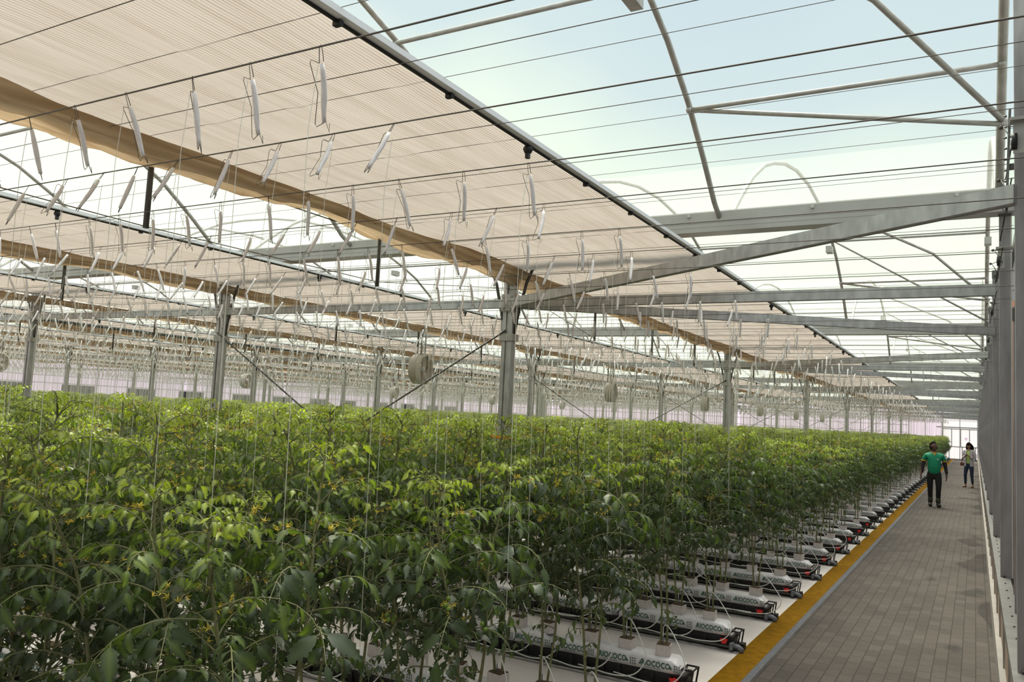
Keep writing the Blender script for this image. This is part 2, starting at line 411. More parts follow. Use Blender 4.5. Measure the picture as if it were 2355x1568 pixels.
for sx in (-1,1):
    b = MB(); b.tube([(sx*.06,0,2.72),(sx*.10,0,2.95),(sx*.20,0,3.35),(sx*.40,0,3.80)], .019, 6)
    SM.append(b.mesh('knee_brace', M['darksteel']))
def post(x, y, label):
    e = empty('steel_post', (x,y,0), label, 'post', 'steel posts standing among the crop rows')
    obj('shaft', PM, None, e); obj('bracket', BM, None, e)
    for s_ in SM: obj('knee_brace', s_, None, e)
    return e
for k in range(1, 10):
    for j, y in enumerate(POSTY):
        if j == 0 or y > YE-1: continue
        x = X0-XS*k
        q = proj((x,y,2.5))
        if not q or q[0] < -250: continue
        p = post(x, y, 'grey steel post, %s gutter row ahead, %s post line from the walkway' % (nth(j), nth(k)))
        if k == 1 and j == 1:
            p['label'] = 'largest grey steel post with an orange tape flag above the plants'
            t = MB(); t.box(-.071,.071,-.056,.056,1.565,1.595); t.box(-.14,-.06,-.062,-.056,1.562,1.598)
            tag(obj('tape_flag', t, M['orange'], p), label='orange tape flag')
# beams
def beam(a, b, label, name='steel_beam', w=.06, h=.095, m='steel', parts=True):
    e = MB(); e.bar(a, b, w, h)
    # rolled lips of the section along both lower edges
    d = (Vector(b)-Vector(a)).normalized(); x = d.cross(Vector((0,0,1))).normalized()
    for s_ in (-1,1):
        o_ = x*(s_*w*.5)+Vector((0,0,-h*.5)); e.bar(Vector(a)+o_, Vector(b)+o_, .008, .012)
    return tag(obj(name, e, M[m]), label, 'beam', 'horizontal beams under the roof')
for j, y in enumerate(POSTY):
    if y > YE-1 or j == 0: continue
    for k in range(0, 10):
        q = proj((X0-XS*(k+.2), y, ZB))
        if q and q[0] > -300:
            xa = X0-XS*k-(.06 if k else 0); xb = X0-XS*(k+1)+.06
            lab = 'straight cross beam at the %s gutter row ahead, %s bay from the wall' % (nth(j), nth(k+1))
            beam((xa,y,ZB),(xb,y,ZB), lab)
    for s_, wd in ((-1,'near'),(1,'far')):
        if y+s_*BAY > YE: continue
        beam((X0+.04, y+s_*BAY, ZB), (X0-XS+.05, y+s_*.06, ZB), 'diagonal beam from wall to inner post, %s side of %s gutter row ahead' % (wd, nth(j)))
# gutters
for j, y in enumerate(POSTY):
    g = MB(); pr = [(-.14,3.98),(-.13,3.98),(-.09,3.82),(.09,3.82),(.13,3.98),(.14,3.98),(.10,3.78),(-.10,3.78)]
    pr = [(y+u,z) for u,z in pr]
    g.extrude(pr, X0+.22, XL, 'x')
    for x in range(0, 20): g.box(X0-.3-x*1.2, X0-.27-x*1.2, y-.15, y-.13, 3.93, 3.96)
    tag(obj('roof_gutter', g, M['gutter']), ('pale metal roof gutter overhead, %s one ahead of the camera' % nth(j)) if j else 'pale metal roof gutter behind the camera', 'gutter', 'roof gutters crossing the house')
# hoops
def hoop(x, y, label, r=.03):
    m = MB(); m.tube([(x, y+d, z) for d,z in ARCH], r, 8)
    m.box(x-.05,x+.05,y+6.8,y+7.0,4.95,5.06)
    return tag(obj('roof_hoop', m, M['steel_warm']), label, 'roof hoop', 'arched roof tubes')
for j, y in enumerate(POSTY[:-1]):
    for k in range(0, 20):
        x = X0+.03-XS/2*k
        vis = any((proj((x,y+d,archz(d))) or (-999,0))[0] > -200 for d in (1,4.7,8.5))
        if not vis or (j > 3 and k > 8): continue
        hoop(x, y, 'arched roof tube, %s from the wall, spanning the %s vault' % (nth(k+1), nth(j+1)), .034 if k == 0 else .027)
# purlins and roof braces near the wall
for j, y in enumerate(POSTY[:-1]):
    g = y+YS
    xm = X0+.03-XS/2
    def tube_thing(name, pts, r, lab, cat='tube', grp='roof bracing tubes'):
        m = MB(); m.tube(pts, r, 8)
        for p_ in (pts[0], pts[-1]): m.ball(p_, r*1.5, 8)
        tag(obj(name, m, M['steel_warm']), lab, cat, grp)
    o_ = nth(j+1)
    tube_thing('purlin', [(X0+.03,g-2.4,archz(2.4)-.03),(XL+.05 if j<3 else X0-6*XS,g-2.4,archz(2.4)-.03)], .022, 'long upper roof purlin tube in the %s vault' % o_)
    tube_thing('purlin', [(X0+.03,g-1.17,archz(1.17)-.03),(xm,g-1.17,archz(1.17)-.03)], .021, 'short lower roof purlin tube by the wall in the %s vault' % o_)
    tube_thing('roof_brace', [(xm,g-1.17,archz(1.17)-.03),(X0+.05,g-.82,4.30)], .022, 'low diagonal brace tube by the wall in the %s vault' % o_)
    tube_thing('roof_brace', [(X0+.05,g-.82,4.32),(X0-.79,g-1.85,5.0),(xm,g-3.9,5.5)], .024, 'steep diagonal brace tube by the wall in the %s vault' % o_)
    if j: tube_thing('roof_brace', [(X0+.05,g-.3,3.98),(xm,g-2.6,5.2)], .018, 'thin long brace tube by the wall in the %s vault' % o_)
# crossed rods between posts
for j, y in enumerate(POSTY[1:], 1):
    if y > YE-1: continue
    for a_, b_, lab in (((X0-XS,y-.07,2.80),(X0-2*XS,y-.07,.05),'rising toward the walkway'),((X0-2*XS,y-.085,2.80),(X0-XS,y-.085,.05),'falling toward the walkway')):
        m = MB(); m.tube([a_,b_], .011, 6)
        tag(obj('tie_rod', m, M['darksteel']), 'thin steel tie rod %s at the %s gutter row ahead' % (lab, nth(j)), 'rod', 'crossed tie rods')
# hanging stub poles and the cable under the first post lines
for k in (1,2,3,4):
    x = X0-XS*k
    n_ = 0
    for j, y in enumerate(POSTY[:-2]):
        for d in (2.4,4.75,7.1):
            q = proj((x,y+d,3.2))
            if not q or q[0] < -60: continue
            n_ += 1
            if n_ > 14: continue
            m = MB(); m.tube([(x,y+d,3.46),(x,y+d,2.93)], .019, 8)
            tag(obj('hanging_pole', m, M['darksteel']), 'short dark pole hanging under the shade cloth, %s along post line %s' % (nth(n_), ('one','two','three','four')[k-1]), 'pole', 'short hanging poles')
    m = MB(); pts=[]
    for y in POSTY[:-1]:
        pts += [(x,y+.05,3.3),(x,y+2.4,2.97),(x,y+4.75,2.94),(x,y+7.1,2.97)]
    m.tube(pts, .004, 4)
    tag(obj('sag_cable', m, M['wire']), 'sagging steel cable along the %s post line from the walkway' % nth(k), 'cable')

# wires across the house
def wire(y, z, r, m, name, lab, grp):
    b = MB(); b.tube([(X0+.1,y,z),(XL+.02,y,z)], r, 4, False); tag(obj(name, b, M[m]), lab, 'wire', grp)
y = YN+.2; i = 0
while y < YE-.3:
    i += 1
    if y > 1.0: wire(y+(.03 if i%3 else -.05), 3.43 if i%2 else 3.50, (.0022 if i%2 else .0016)*(1 if y<24 else .55), 'wire', 'screen_wire', 'thin steel wire under the roof carrying the shade cloth', 'thin screen wires across the house')
    y += .42
WZ = 2.97
wires = []
k = 0
while True:
    y = 1.80+.64*k
    if y > YE-1: break
    wires.append(y)
    wire(y, WZ, .0032 if y<24 else .002, 'wire', 'crop_wire', 'thick crop wire with twine hooks, %s ahead of the camera' % nth(k+1), 'crop wires across the house')
    k += 1

# ------------------------------------------------------------------ shade screens
def screen(k):
    xr = -2.32-XS*k; xl = -4.62-XS*k
    e = empty('shade_screen', (0,0,0), 'beige shade cloth strip overhead, %s one from the wall' % nth(k+1), 'shade screen', 'drawn shade cloth strips')
    nx = 10; ys=[]; y=YN
    while y < YE-.3:
        ys.append(y); y += .21 if y < 20 else .84
    vs=[]
    rnd = random.Random(k)
    for i in range(nx+1):
        u=i/nx; x=xr+(xl-xr)*u
        for y in ys:
            z = ZS+.012 + .012*math.sin(x*9+y*.7)*math.sin(u*pi) + .012*abs(math.sin(y/.42*pi)) + rnd.uniform(-.003,.003)
            vs.append((x + .02*math.sin(y*2.1+i), y, z))
    n=len(ys)
    m=MB(); m.add(vs, [(i*n+j,i*n+j+1,(i+1)*n+j+1,(i+1)*n+j) for i in range(nx) for j in range(n-1)], True)
    obj('cloth', m, M['cloth'], e)
    # gathered folds hanging along the left edge
    m=MB(); vs=[]; sec=22; yf=[YN]
    while yf[-1]<YE-.3: yf.append(yf[-1]+(.10 if yf[-1]<18 else .4))
    from mathutils import noise
    for j,y in enumerate(yf):
        wv=.05*noise.noise(Vector((0,y*.8,k*7)))
        for i in range(sec):
            t=i/(sec-1)
            nz=noise.noise(Vector((t*5.5,y*.55,k*3.1))); nf=noise.noise(Vector((t*12,y*3.4,k)))
            x=xl-.17+.36*t + wv*(.4+t) + .02*nz
            z=ZS-.015-.095*math.sin(t*pi)**.7*(1+.5*noise.noise(Vector((3,y*.9,k)))) + (.070*nz+.034*nf)*(.3+math.sin(t*pi))
            vs.append((x,y,min(z,ZS+.01)))
    n2=len(yf)
    m.add(vs, [(j*sec+i,j*sec+i+1,(j+1)*sec+i+1,(j+1)*sec+i) for j in range(n2-1) for i in range(sec-1)], True)
    obj('gathered_folds', m, M['cloth_fold'], e)
    m=MB(); m.box(xr-.01,xr+.032,YN,YE-.3,ZS-.012,ZS+.018); obj('edge_rail', m, M['alu'], e)
    m=MB(); m.box(xr-.022,xr-.010,YN,YE-.3,ZS-.024,ZS-.006); m.box(xl-.195,xl-.187,YN,YE-.3,ZS-.05,ZS-.042)
    obj('dark_seam', m, M['black'], e)
    # clips that ride on the wires
    ci=0
    y=1.6
    while y<60 and ci<60:
        big = ci%4==3
        c=MB()
        if big: c.ball((0,0,-.035),.032,8,(1,1,.9)); c.box(-.012,.012,-.012,.012,-.09,-.03)
        else: c.box(-.02,.02,-.012,.012,-.03,-.008)
        o=obj('clip', c, M['black'], e, (xr-.012,y,ZS-.01))
        y+=.84; ci+=1
for k in range(0,9): screen(k)

# ------------------------------------------------------------------ twine hooks
def hook_meshes(var):
    rnd=random.Random(50+var)
    # steel bow: hook over wire at top, open loop down and feet at the bottom
    h=MB(); r=.0014
    h.tube([(.006,.0,-.045),(.004,0,-.01),(0,0,.006),(-.006,0,-.008),(-.008,0,-.05)], r, 4)
    h.tube([(-.008,0,-.05),(-.034,0,-.04),(-.038,0,-.05),(-.018,0,-.14),(-.034,.004,-.235),(-.03,.004,-.245),(-.004,0,-.232)], r, 4)
    h.tube([(.004,0,-.232),(.012,0,-.262),(.014,0,-.235)], r, 4)
    b=MB(); pts=[]; rs=[]
    for i in range(9):
        t=i/8; pts.append((.003*math.sin(t*5),0,-.052-.180*t)); rs.append(.0058+.0042*math.sin(pi*(.12+.8*t))+rnd.uniform(-.0005,.0005))
    b.tube(pts, rs, 8)
    s=MB(); L=1.85+rnd.uniform(0,.35)
    s.tube([(-.006,.0,-.06),(-.03,.002,-.26),(-.02,.0,-L*.5),(.0,0,-L)], .0013, 3, False)
    return h.mesh('hook_wire', M['wire']), b.mesh('twine_bobbin', M['twine']), s.mesh('twine', M['string'])
HK=[hook_meshes(v) for v in range(4)]
hooks=[]
for wi,y in enumerate(wires):
    x=-1.78-(.17 if wi%2 else 0)
    n=0
    while x>XL+.5:
        n+=1
        jx=x+random.uniform(-.05,.05)
        q=proj((jx,y,2.9))
        if q and -60<q[0]<2400 and q[1]>-120:
            hooks.append((q[2],wi,n,jx,y))
        x-=.325
hooks.sort()
def hook_rot(wi):
    base = .30 if wi%2==0 else -.38
    return (base+random.uniform(-.16,.12), random.uniform(-.10,.10), random.uniform(-.5,.5))
ROOTS=[]
for v in range(4):
    e=empty('twine_hook',(0,0,0),'','twine hook','white twine hooks on the crop wires')
    obj('hook_wire',HK[v][0],None,e); obj('twine_bobbin',HK[v][1],None,e); obj('twine',HK[v][2],None,e); ROOTS.append(e)
# the string must hang plumb: it is tilted back inside each copy
first=[True]*4
for i,(d,wi,n,x,y) in enumerate(hooks[:300]):
    v=i%4; lab='white twine bobbin on the %s crop wire ahead, %s from the walkway' % (nth(wi+1), nth(n))
    rot=hook_rot(wi)
    if first[v]: o=ROOTS[v]; first[v]=False; o.location=(x,y,WZ); o['label']=lab; o.rotation_euler=rot
    else: o=copy_tree(ROOTS[v],(x,y,WZ),lab,rot)
    inv=Euler(rot).to_matrix().inverted().to_4x4()
    for c in o.children:
        if c.name.startswith('twine') and 'bobbin' not in c.name: c.matrix_local=inv

# instancing by geometry nodes for the uncountable remainder
def scatter(name, pts, variants, label, cat, group=None):
    """pts: (x,y,z, rx,ry,rz, s, vi); variants: list of meshes kept in an unlinked collection"""
    c=bpy.data.collections.new(name+'_kinds')
    for i,me in enumerate(variants):
        o=bpy.data.objects.new('%s_kind_%02d'%(name,i), me); c.objects.link(o)
    me=bpy.data.meshes.new(name); me.from_pydata([p[:3] for p in pts],[],[])
    a=me.attributes.new('rot','FLOAT_VECTOR','POINT'); a.data.foreach_set('vector',[v for p in pts for v in p[3:6]])
    a=me.attributes.new('scl','FLOAT','POINT'); a.data.foreach_set('value',[p[6] for p in pts])
    a=me.attributes.new('vi','INT','POINT'); a.data.foreach_set('value',[int(p[7]) for p in pts])
    o=bpy.data.objects.new(name,me); COL.objects.link(o)
    ng=bpy.data.node_groups.new(name,'GeometryNodeTree')
    ng.interface.new_socket('Geometry',in_out='INPUT',socket_type='NodeSocketGeometry')
    ng.interface.new_socket('Geometry',in_out='OUTPUT',socket_type='NodeSocketGeometry')
    N=ng.nodes; gi=N.new('NodeGroupInput'); go=N.new('NodeGroupOutput')
    ip=N.new('GeometryNodeInstanceOnPoints'); ci=N.new('GeometryNodeCollectionInfo'); ci.inputs['Collection'].default_value=c
    ci.inputs['Separate Children'].default_value=True; ci.inputs['Reset Children'].default_value=True
    def na(t,nm):
        n=N.new('GeometryNodeInputNamedAttribute'); n.data_type=t; n.inputs['Name'].default_value=nm; return n
    r=na('FLOAT_VECTOR','rot'); s=na('FLOAT','scl'); v=na('INT','vi')
    er=N.new('FunctionNodeEulerToRotation')
    L=ng.links.new
    L(gi.outputs[0],ip.inputs['Points']); L(ci.outputs[0],ip.inputs['Instance']); ip.inputs['Pick Instance'].default_value=True
    L(r.outputs['Attribute'],er.inputs[0]); L(er.outputs[0],ip.inputs['Rotation']); L(s.outputs['Attribute'],ip.inputs['Scale']); L(v.outputs['Attribute'],ip.inputs['Instance Index'])
    L(ip.outputs[0],go.inputs[0])
    md=o.modifiers.new('scatter','NODES'); md.node_group=ng
    return tag(o,label,cat,group,'stuff')
def merged(name, parts):
    """join meshes (given as (MB, material)) into one multi-material mesh"""
    m=MB(); mats=[]
    for mb,mt in parts:
        if mt not in mats: mats.append(mt)
        o=len(m.v); m.v+=mb.v; m.at+=mb.at
        m.f+=[tuple(i+o for i in f) for f in mb.f]; m.mi+=[mats.index(mt)]*len(mb.f); m.smooth+=mb.smooth
    return m.mesh(name,mats)
# far hooks: lean direction built into the kinds, strings plumb
def far_hook(lean, vv, L):
    b=MB(); R_=Euler((lean,vv,0)).to_matrix()
    pts=[]; rs=[]
    for i in range(5):
        t=i/4; pts.append(R_@Vector((0,0,-.05-.185*t))); rs.append(.006+.005*math.sin(pi*(.12+.8*t)))
    b.tube(pts, rs, 5)
    h=MB(); h.tube([(0,0,.004),R_@Vector((0,0,-.05))],.0018,3); h.tube([R_@Vector((-.03,0,-.05)),R_@Vector((-.015,0,-.14)),R_@Vector((-.03,0,-.24))],.0016,3)
    s=MB(); s.tube([(0,0,-.06),(0,0,-L)],.0016,3,False)
    return merged('hook_kind',[(b,M['farhook']),(h,M['wire']),(s,M['string'])])
kinds=[far_hook(l,v_,L) for l,v_,L in ((.30,.1,1.8),(.22,-.1,1.75),(.4,0,1.6),(-.38,.1,1.7),(-.28,-.12,1.8),(-.45,.05,1.6))]
pts=[(x,y,WZ,0,0,random.uniform(-.4,.4),1,(0 if wi%2==0 else 3)+random.randrange(3)) for (d,wi,n,x,y) in hooks[300:]]
scatter('twine_hook_mass', pts, kinds, 'mass of small white twine hooks hanging in the distance over the crop', 'twine hooks')

# ------------------------------------------------------------------ tomato plants
def leaflet(mb, M4, L, wd, age, rnd, segs=6):
    """lobed, folded, drooping leaflet along +X of M4"""
    mb.age=age
    curl=rnd.uniform(.2,1.5); fold=rnd.uniform(.15,.5); vs=[]
    prof=[.25,.80,1.,.95,.78,.55,.30,.0]
    n=len(prof); x=0; z=0; a=.15; st=L/(n-1)
    for i,p in enumerate(prof):
        wv=wd*.5*p
        vs.append(M4@Vector((x,0,z)))
        for s in (-1,1):
            # notch, then the tip of the tooth pointing forward
            jt=rnd.uniform(.7,1.2)
            vs.append(M4@Vector((x-st*.05, s*wv*.80*jt, z+wv*fold*.7)))
            vs.append(M4@Vector((x+st*.50, s*wv*1.05*jt, z+wv*fold-wv*.25*jt)))
        x+=st*math.cos(a); z-=st*math.sin(a); a+=curl*.24
    fs=[]
    for i in range(n-1):
        c=5*i; C=c+5
        for o,fl in ((1,1),(3,0)):
            q=[(c,C,C+o,c+o),(c+o,C+o,c+o+1)]
            fs += q if fl else [t[::-1] for t in q]
        
    o_=len(mb.v); mb.add(vs,fs,True)
    for i in range(0,len(vs),5): mb.at[o_+i]=min(1,age+.22)
def leaf(fol, stm, base, azim, elev, L, age, rnd, n_pair=4, big=1.):
    """compound leaf: rachis arching down, leaflets in pairs"""
    d=Vector((math.cos(azim),math.sin(azim),0)); side=Vector((-math.sin(azim),math.cos(azim),0))
    pts=[]; p=Vector(base); a=elev; seg=7
    droop=rnd.uniform(.18,.34)
    for i in range(seg+1):
        pts.append(p.copy()); p=p+(d*math.cos(a)+Vector((0,0,1))*math.sin(a))*(L/seg); a-=droop*(.6+.25*i)*.6; d=(d+side*rnd.uniform(-.07,.07)).normalized()
    stm.age=age
    stm.tube(pts,[.0034*(1-.6*i/seg)*big for i in range(seg+1)],3,False)
    for k in range(n_pair+1):
        t=.30+.70*k/n_pair; f=t*seg; i=min(int(f),seg-1); q=pts[i].lerp(pts[i+1],f-i); tan=(pts[i+1]-pts[i]).normalized()
        if k==n_pair:
            lst=[0.]
        else: lst=[1.05+rnd.uniform(-.2,.2),-1.05+rnd.uniform(-.2,.2)]
        for yaw in lst:
            up=Vector((0,0,1)); s2=up.cross(tan).normalized() if abs(tan.z)<.97 else side
            u2=tan.cross(s2).normalized()
            xd=(tan*math.cos(yaw)+s2*math.sin(yaw)).normalized()
            xd=(xd+Vector((0,0,-1))*rnd.uniform(.1,.75)+Vector((rnd.uniform(-.25,.25),rnd.uniform(-.25,.25),0))).normalized()
            yd=u2.cross(xd).normalized(); 
            tw=rnd.uniform(-.9,.9); zd=xd.cross(yd); yd=(yd*math.cos(tw)+zd*math.sin(tw)).normalized(); zd=xd.cross(yd)
            sz=L*(.235 if k in (1,2,3) else .18)*rnd.uniform(.6,1.3)*(1.2 if k==n_pair else 1)
            q2=q+xd*sz*.16
            stm.tube([q,q2],.0016*big,3,False)
            m4=Matrix((( xd.x,yd.x,zd.x,q2.x),(xd.y,yd.y,zd.y,q2.y),(xd.z,yd.z,zd.z,q2.z),(0,0,0,1)))
            leaflet(fol,m4,sz,sz*rnd.uniform(.40,.56),min(1,max(.02,age+rnd.uniform(-.12,.12))),rnd)
def flower_truss(lst, base, az, rnd, fruit=None):
    m_=MB(); flw=m_; stm=m_; m_.cur=0
    d=Vector((math.cos(az),math.sin(az),.25)); p=Vector(base); pts=[p.copy()]
    for i in range(4): p=p+(d+Vector((0,0,-.12*i)))*.035; pts.append(p.copy())
    m_.tube(pts,.0017,3,False); lst.append(m_)
    for i in range(rnd.randint(6,11)):
        m_.cur=0
        q=pts[rnd.randint(1,4)]+Vector((rnd.uniform(-.03,.03),rnd.uniform(-.03,.03),rnd.uniform(-.03,.02)))
        stm.tube([pts[2],q],.0011,3,False)
        
        if fruit and rnd.random()<.5: m_.cur=2; m_.ball(q,.011,6); continue
        m_.cur=1
        ax=Vector((rnd.uniform(-1,1),rnd.uniform(-1,1),rnd.uniform(-1,.1))).normalized(); u=ax.orthogonal().normalized(); v=ax.cross(u)
        vs=[q+ax*.010]; 
        for j in range(5):
            t=2*pi*j/5
            r1=u*math.cos(t)+v*math.sin(t); r2=u*math.cos(t+.35)+v*math.sin(t+.35); r3=u*math.cos(t-.35)+v*math.sin(t-.35)
            vs+= [q+r3*.006+ax*.003, q+r1*.0145-ax*.004, q+r2*.006+ax*.003]
        flw.add(vs,[f for j in range(5) for f in ((0,1+3*j,2+3*j),(0,2+3*j,3+3*j))])
ZC=.205   # cube bottom (top of the grow bag)
def plant(var):
    rnd=random.Random(100+var)
    fol=MB(); stm=MB(); cub=MB(); trs=[]
    cub.cur=0; cub.box(-.05,.05,-.045,.045,0,.072); cub.cur=1; cub.box(-.045,.045,-.04,.04,.072,.078)
    for s in (-1,1):
        H=1.30+rnd.uniform(-.14,.12)
        # stem path
        pts=[];n=16; ox=s*.02; oy=s*.012; px=rnd.uniform(0,6); 
        lx=rnd.uniform(-.08,.08); ly=s*rnd.uniform(.12,.30)
        for i in range(n+1):
            t=i/n
            wob=.045*t*math.sin(px+t*9); w2=.045*t*math.cos(px*1.7+t*8)
            lean = 0 if t<.8 else (t-.8)*.5
            pts.append(Vector((ox+lx*t+wob+lean*math.cos(px)*.6, oy+ly*t**1.1+w2+lean*math.sin(px)*.6, .08+H*t)))
        stm.age=.3
        stm.tube(pts,[.0085-.0045*(i/n) for i in range(n+1)],6,False)
        az=rnd.uniform(0,6.28)
        # a few small low leaves
        for i in range(5):
            z=rnd.uniform(.20,.48); f=z*n; i0=int(f); az+=2.4
            leaf(fol,stm,pts[i0],az,.3,rnd.uniform(.12,.22),.35,rnd,3)
        z=.40+rnd.uniform(-.05,.08)
        while z<1.0:
            f=z*n; i0=min(int(f),n-1); q=pts[i0].lerp(pts[i0+1],f-i0); az+=2.4+rnd.uniform(-.5,.5)
            L=(.34+rnd.uniform(-.08,.09))*(1 if z<.85 else .75-(z-.85)*1.6)
            age=.06+.80*max(0,(z-.35)/.65)**2.2
            leaf(fol,stm,q,az,rnd.uniform(.25,.7)+(.35 if z>.85 else 0),L,age,rnd,5)
            if z>.5 and rnd.random()<(.14 if z<.8 else .32): flower_truss(trs,q,az+1.3,rnd, z<.75)
            if rnd.random()<.55:   # side shoot
                leaf(fol,stm,q,az+.8+rnd.uniform(0,3),.9,L*.6,age+.15,rnd,3)
            z+=.027+rnd.uniform(-.008,.010)
        for k in range(5):   # growing tip
            leaf(fol,stm,pts[-1],az+k*1.26,.9,rnd.uniform(.10,.17),.85+rnd.uniform(-.1,.12),rnd,3)
    return fol,stm,trs,cub
NV=7
PV=[plant(v) for v in range(NV)]
PMES=[]
for fol,stm,trs,cub in PV:
    PMES.append((fol.mesh('foliage',M['leaf']), stm.mesh('stems',M['stem']), [t.mesh('flower_truss',[M['stem'],M['petal'],M['fruit']]) for t in trs], cub.mesh('root_cube',[M['cube'],M['coir']])))
plants=[]
rows=[]
r=-3
while True:
    y=RC0+RS*(r)
    if y>YE-1.2: break
    rows.append((r,y)); r+=1
for ri,(r,y) in enumerate(rows):
    x=-1.92+random.uniform(-.05,.05); n=0
    while x>XL+1.0:
        n+=1
        jx=x+random.uniform(-.04,.04)
        q=proj((jx,y,1.3)); q2=proj((jx,y,.3))
        if (q and -220<q[0]<2400):
            # skip plants that would stand inside a post
            if not any(abs(y-py)<.12 and abs((X0-jx)/XS-round((X0-jx)/XS))*XS<.12 for py in POSTY):
                plants.append((q[2],ri,n,jx,y))
        x-=.31
plants.sort()
PROOT=[]
def mk_plant(v):
    e=empty('tomato_plant',(0,0,0),'','plant','tomato plants in the crop rows')
    fo,st,fl,cu=PMES[v]
    obj('foliage',fo,None,e); obj('stems',st,None,e); obj('root_cube',cu,None,e)
    for t in fl: obj('flower_truss',t,None,e)
    return e
near_x=[]
for i,(d,ri,n,x,y) in enumerate(plants[:300]):
    v=random.randrange(NV)
    lab='tomato plant in the %s crop row ahead, %s from the walkway end' % (nth(ri+1), nth(n))
    rot=(0,0,random.choice((0,pi))+random.uniform(-.25,.25)); s=random.uniform(.94,1.08)
    if len(PROOT)<NV: 
        v=len(PROOT); o=mk_plant(v); PROOT.append(o); o.location=(x,y,ZC); o['label']=lab; o.rotation_euler=rot; o.scale=(1,1,s)
    else: o=copy_tree(PROOT[v],(x,y,ZC),lab,rot,(1,1,s))
def flat_truss(ts):
    out=[]
    for t in ts:
        for ci,mt in ((0,'stem'),(1,'petal'),(2,'fruit')):
            fs=[f for f,c in zip(t.f,t.mi) if c==ci]
            if fs:
                q=MB(); q.add(t.v,fs); out.append((q,M[mt]))
    return out
kinds=[merged('plant_kind',[(p[0],M['leaf']),(p[1],M['stem']),(p[3],M['cube'])]+flat_truss(p[2])) for p in PV]
pts=[(x,y,ZC,0,0,random.choice((0,pi))+random.uniform(-.3,.3),random.uniform(.93,1.06),random.randrange(NV)) for (d,ri,n,x,y) in plants[300:]]
scatter('tomato_crop', pts, kinds, 'dense green tomato crop filling the rows into the distance', 'plants')

# ------------------------------------------------------------------ grow bags, gutters
def text_mesh(body, size, extr=.0004, bold=0.):
    cu=bpy.data.curves.new('t','FONT'); cu.body=body; cu.size=size; cu.extrude=extr; cu.offset=bold; cu.resolution_u=2
    o=bpy.data.objects.new('t',cu); COL.objects.link(o)
    bpy.context.view_layer.update()
    dg=bpy.context.evaluated_depsgraph_get(); me=bpy.data.meshes.new_from_object(o.evaluated_get(dg))
    bpy.data.objects.remove(o)
    return me
def put_text(mb, me, ox, oz, y, sx=1.):
    xs=[v.co.x for v in me.vertices]; mn=min(xs)
    mb.add([(ox+(v.co.x-mn)*sx, y-v.co.z, oz+v.co.y) for v in me.vertices],[tuple(p.vertices) for p in me.polygons])
    return (max(xs)-mn)*sx
BL=.985
def bag_mesh(var):
    """plump plastic bag with rounded, pinched ends"""
    rnd=random.Random(var); m=MB(); n=16; vs=[]; sec=[(-.100,.002),(-.104,.03),(-.102,.074),(-.092,.087),(0,.091),(.092,.087),(.102,.074),(.104,.03),(.100,.002)]
    for i in range(n+1):
        t=i/n; x=-BL*t
        e=min(1,min(t,1-t)*14); e=.45+.55*math.sin(e*pi/2)
        for (y,z) in sec:
            vs.append((x, y*(.72+.28*e), z*e+rnd.uniform(-.0012,.0012)))
    k=len(sec)
    m.add(vs,[(i*k+j,(i+1)*k+j,(i+1)*k+(j+1)%k,i*k+(j+1)%k) for i in range(n) for j in range(k)]+[tuple(range(k))[::-1],tuple(n*k+j for j in range(k))],True)
    return m
t1=text_mesh('RIOCOCO',.056,bold=.0012); t2=text_mesh('WORLDWIDE',.011); t3=text_mesh('COIR',.014)
def print_mesh(qs=(0,1,2)):
    m=MB(); y=-.1062
    for q in qs:
        ox=-BL+.045+q*.322
        # small leaf mark before the word
        m.cur=0
        m.add([(ox,y,.030),(ox+.014,y,.030),(ox+.017,y,.044),(ox+.004,y,.042)],[(0,1,2,3)])
        m.add([(ox+.003,y,.046),(ox+.014,y,.047),(ox+.016,y,.062)],[(0,1,2)])
        w_=put_text(m,t1,ox+.018,.028,y,.80)
        m.add([(ox+.018+w_,y,.030),(ox+.033+w_,y,.030),(ox+.026+w_,y,.046),(ox+.018+w_,y,.056)],[(0,1,2,3)])
        m.cur=1; put_text(m,t2,ox+.05,.013,y,1.6)
        for c in range(3):
            xx=ox+w_+.046+c*.017
            for z in range(3): m.add([(xx,y,.018+.017*z),(xx+.009,y,.018+.017*z),(xx+.009,y,.029+.017*z),(xx,y,.029+.017*z)],[(0,1,2,3)])
    return m
BAG=[bag_mesh(v).mesh('bag_sheet',M['slab']) for v in range(3)]
PR=[print_mesh((q,)).mesh('lettering',[M['print'],M['print_grey']]) for q in range(3)]
def mk_bag(v):
    e=empty('grow_bag',(0,0,0),'','grow bag','white printed grow bags')
    obj('bag_sheet',BAG[v],None,e); [obj('lettering',p_,None,e) for p_ in PR]; return e
bags=[]
for ri,(r,y) in enumerate(rows):
    x=-1.765; n=0
    while x>XL+1.5:
        n+=1
        q=proj((x-.5,y,.15))
        if q and -100<q[0] and q[1]<1750: bags.append((q[2],ri,n,x+random.uniform(-.01,.01),y))
        x-=1.0
bags.sort(); BR=[]
for i,(d,ri,n,x,y) in enumerate(bags[:240]):
    lab='white grow bag with green lettering in the %s crop row ahead, %s from the walkway' % (nth(ri+1), nth(n))
    if i<3: o=mk_bag(i); BR.append(o); o.location=(x,y,.115); o['label']=lab
    else: copy_tree(BR[random.randrange(3)],(x,y,.115),lab)
bk=bag_mesh(9); pk=print_mesh()
mm=MB()
for src,mi in ((bk,0),(pk,1)):
    o=len(mm.v); mm.v+=src.v; mm.at+=src.at; mm.f+=[tuple(i+o for i in f) for f in src.f]; mm.mi+=[mi]*len(src.f); mm.smooth+=src.smooth
rest=bags[240:]
if rest: scatter('grow_bag_mass',[(x,y,.115,0,0,0,1,0) for d,ri,n,x,y in rest],[mm.mesh('bag_kind',[M['slab'],M['print']])],'distant grow bags under the plants, too small to tell apart','grow bags')
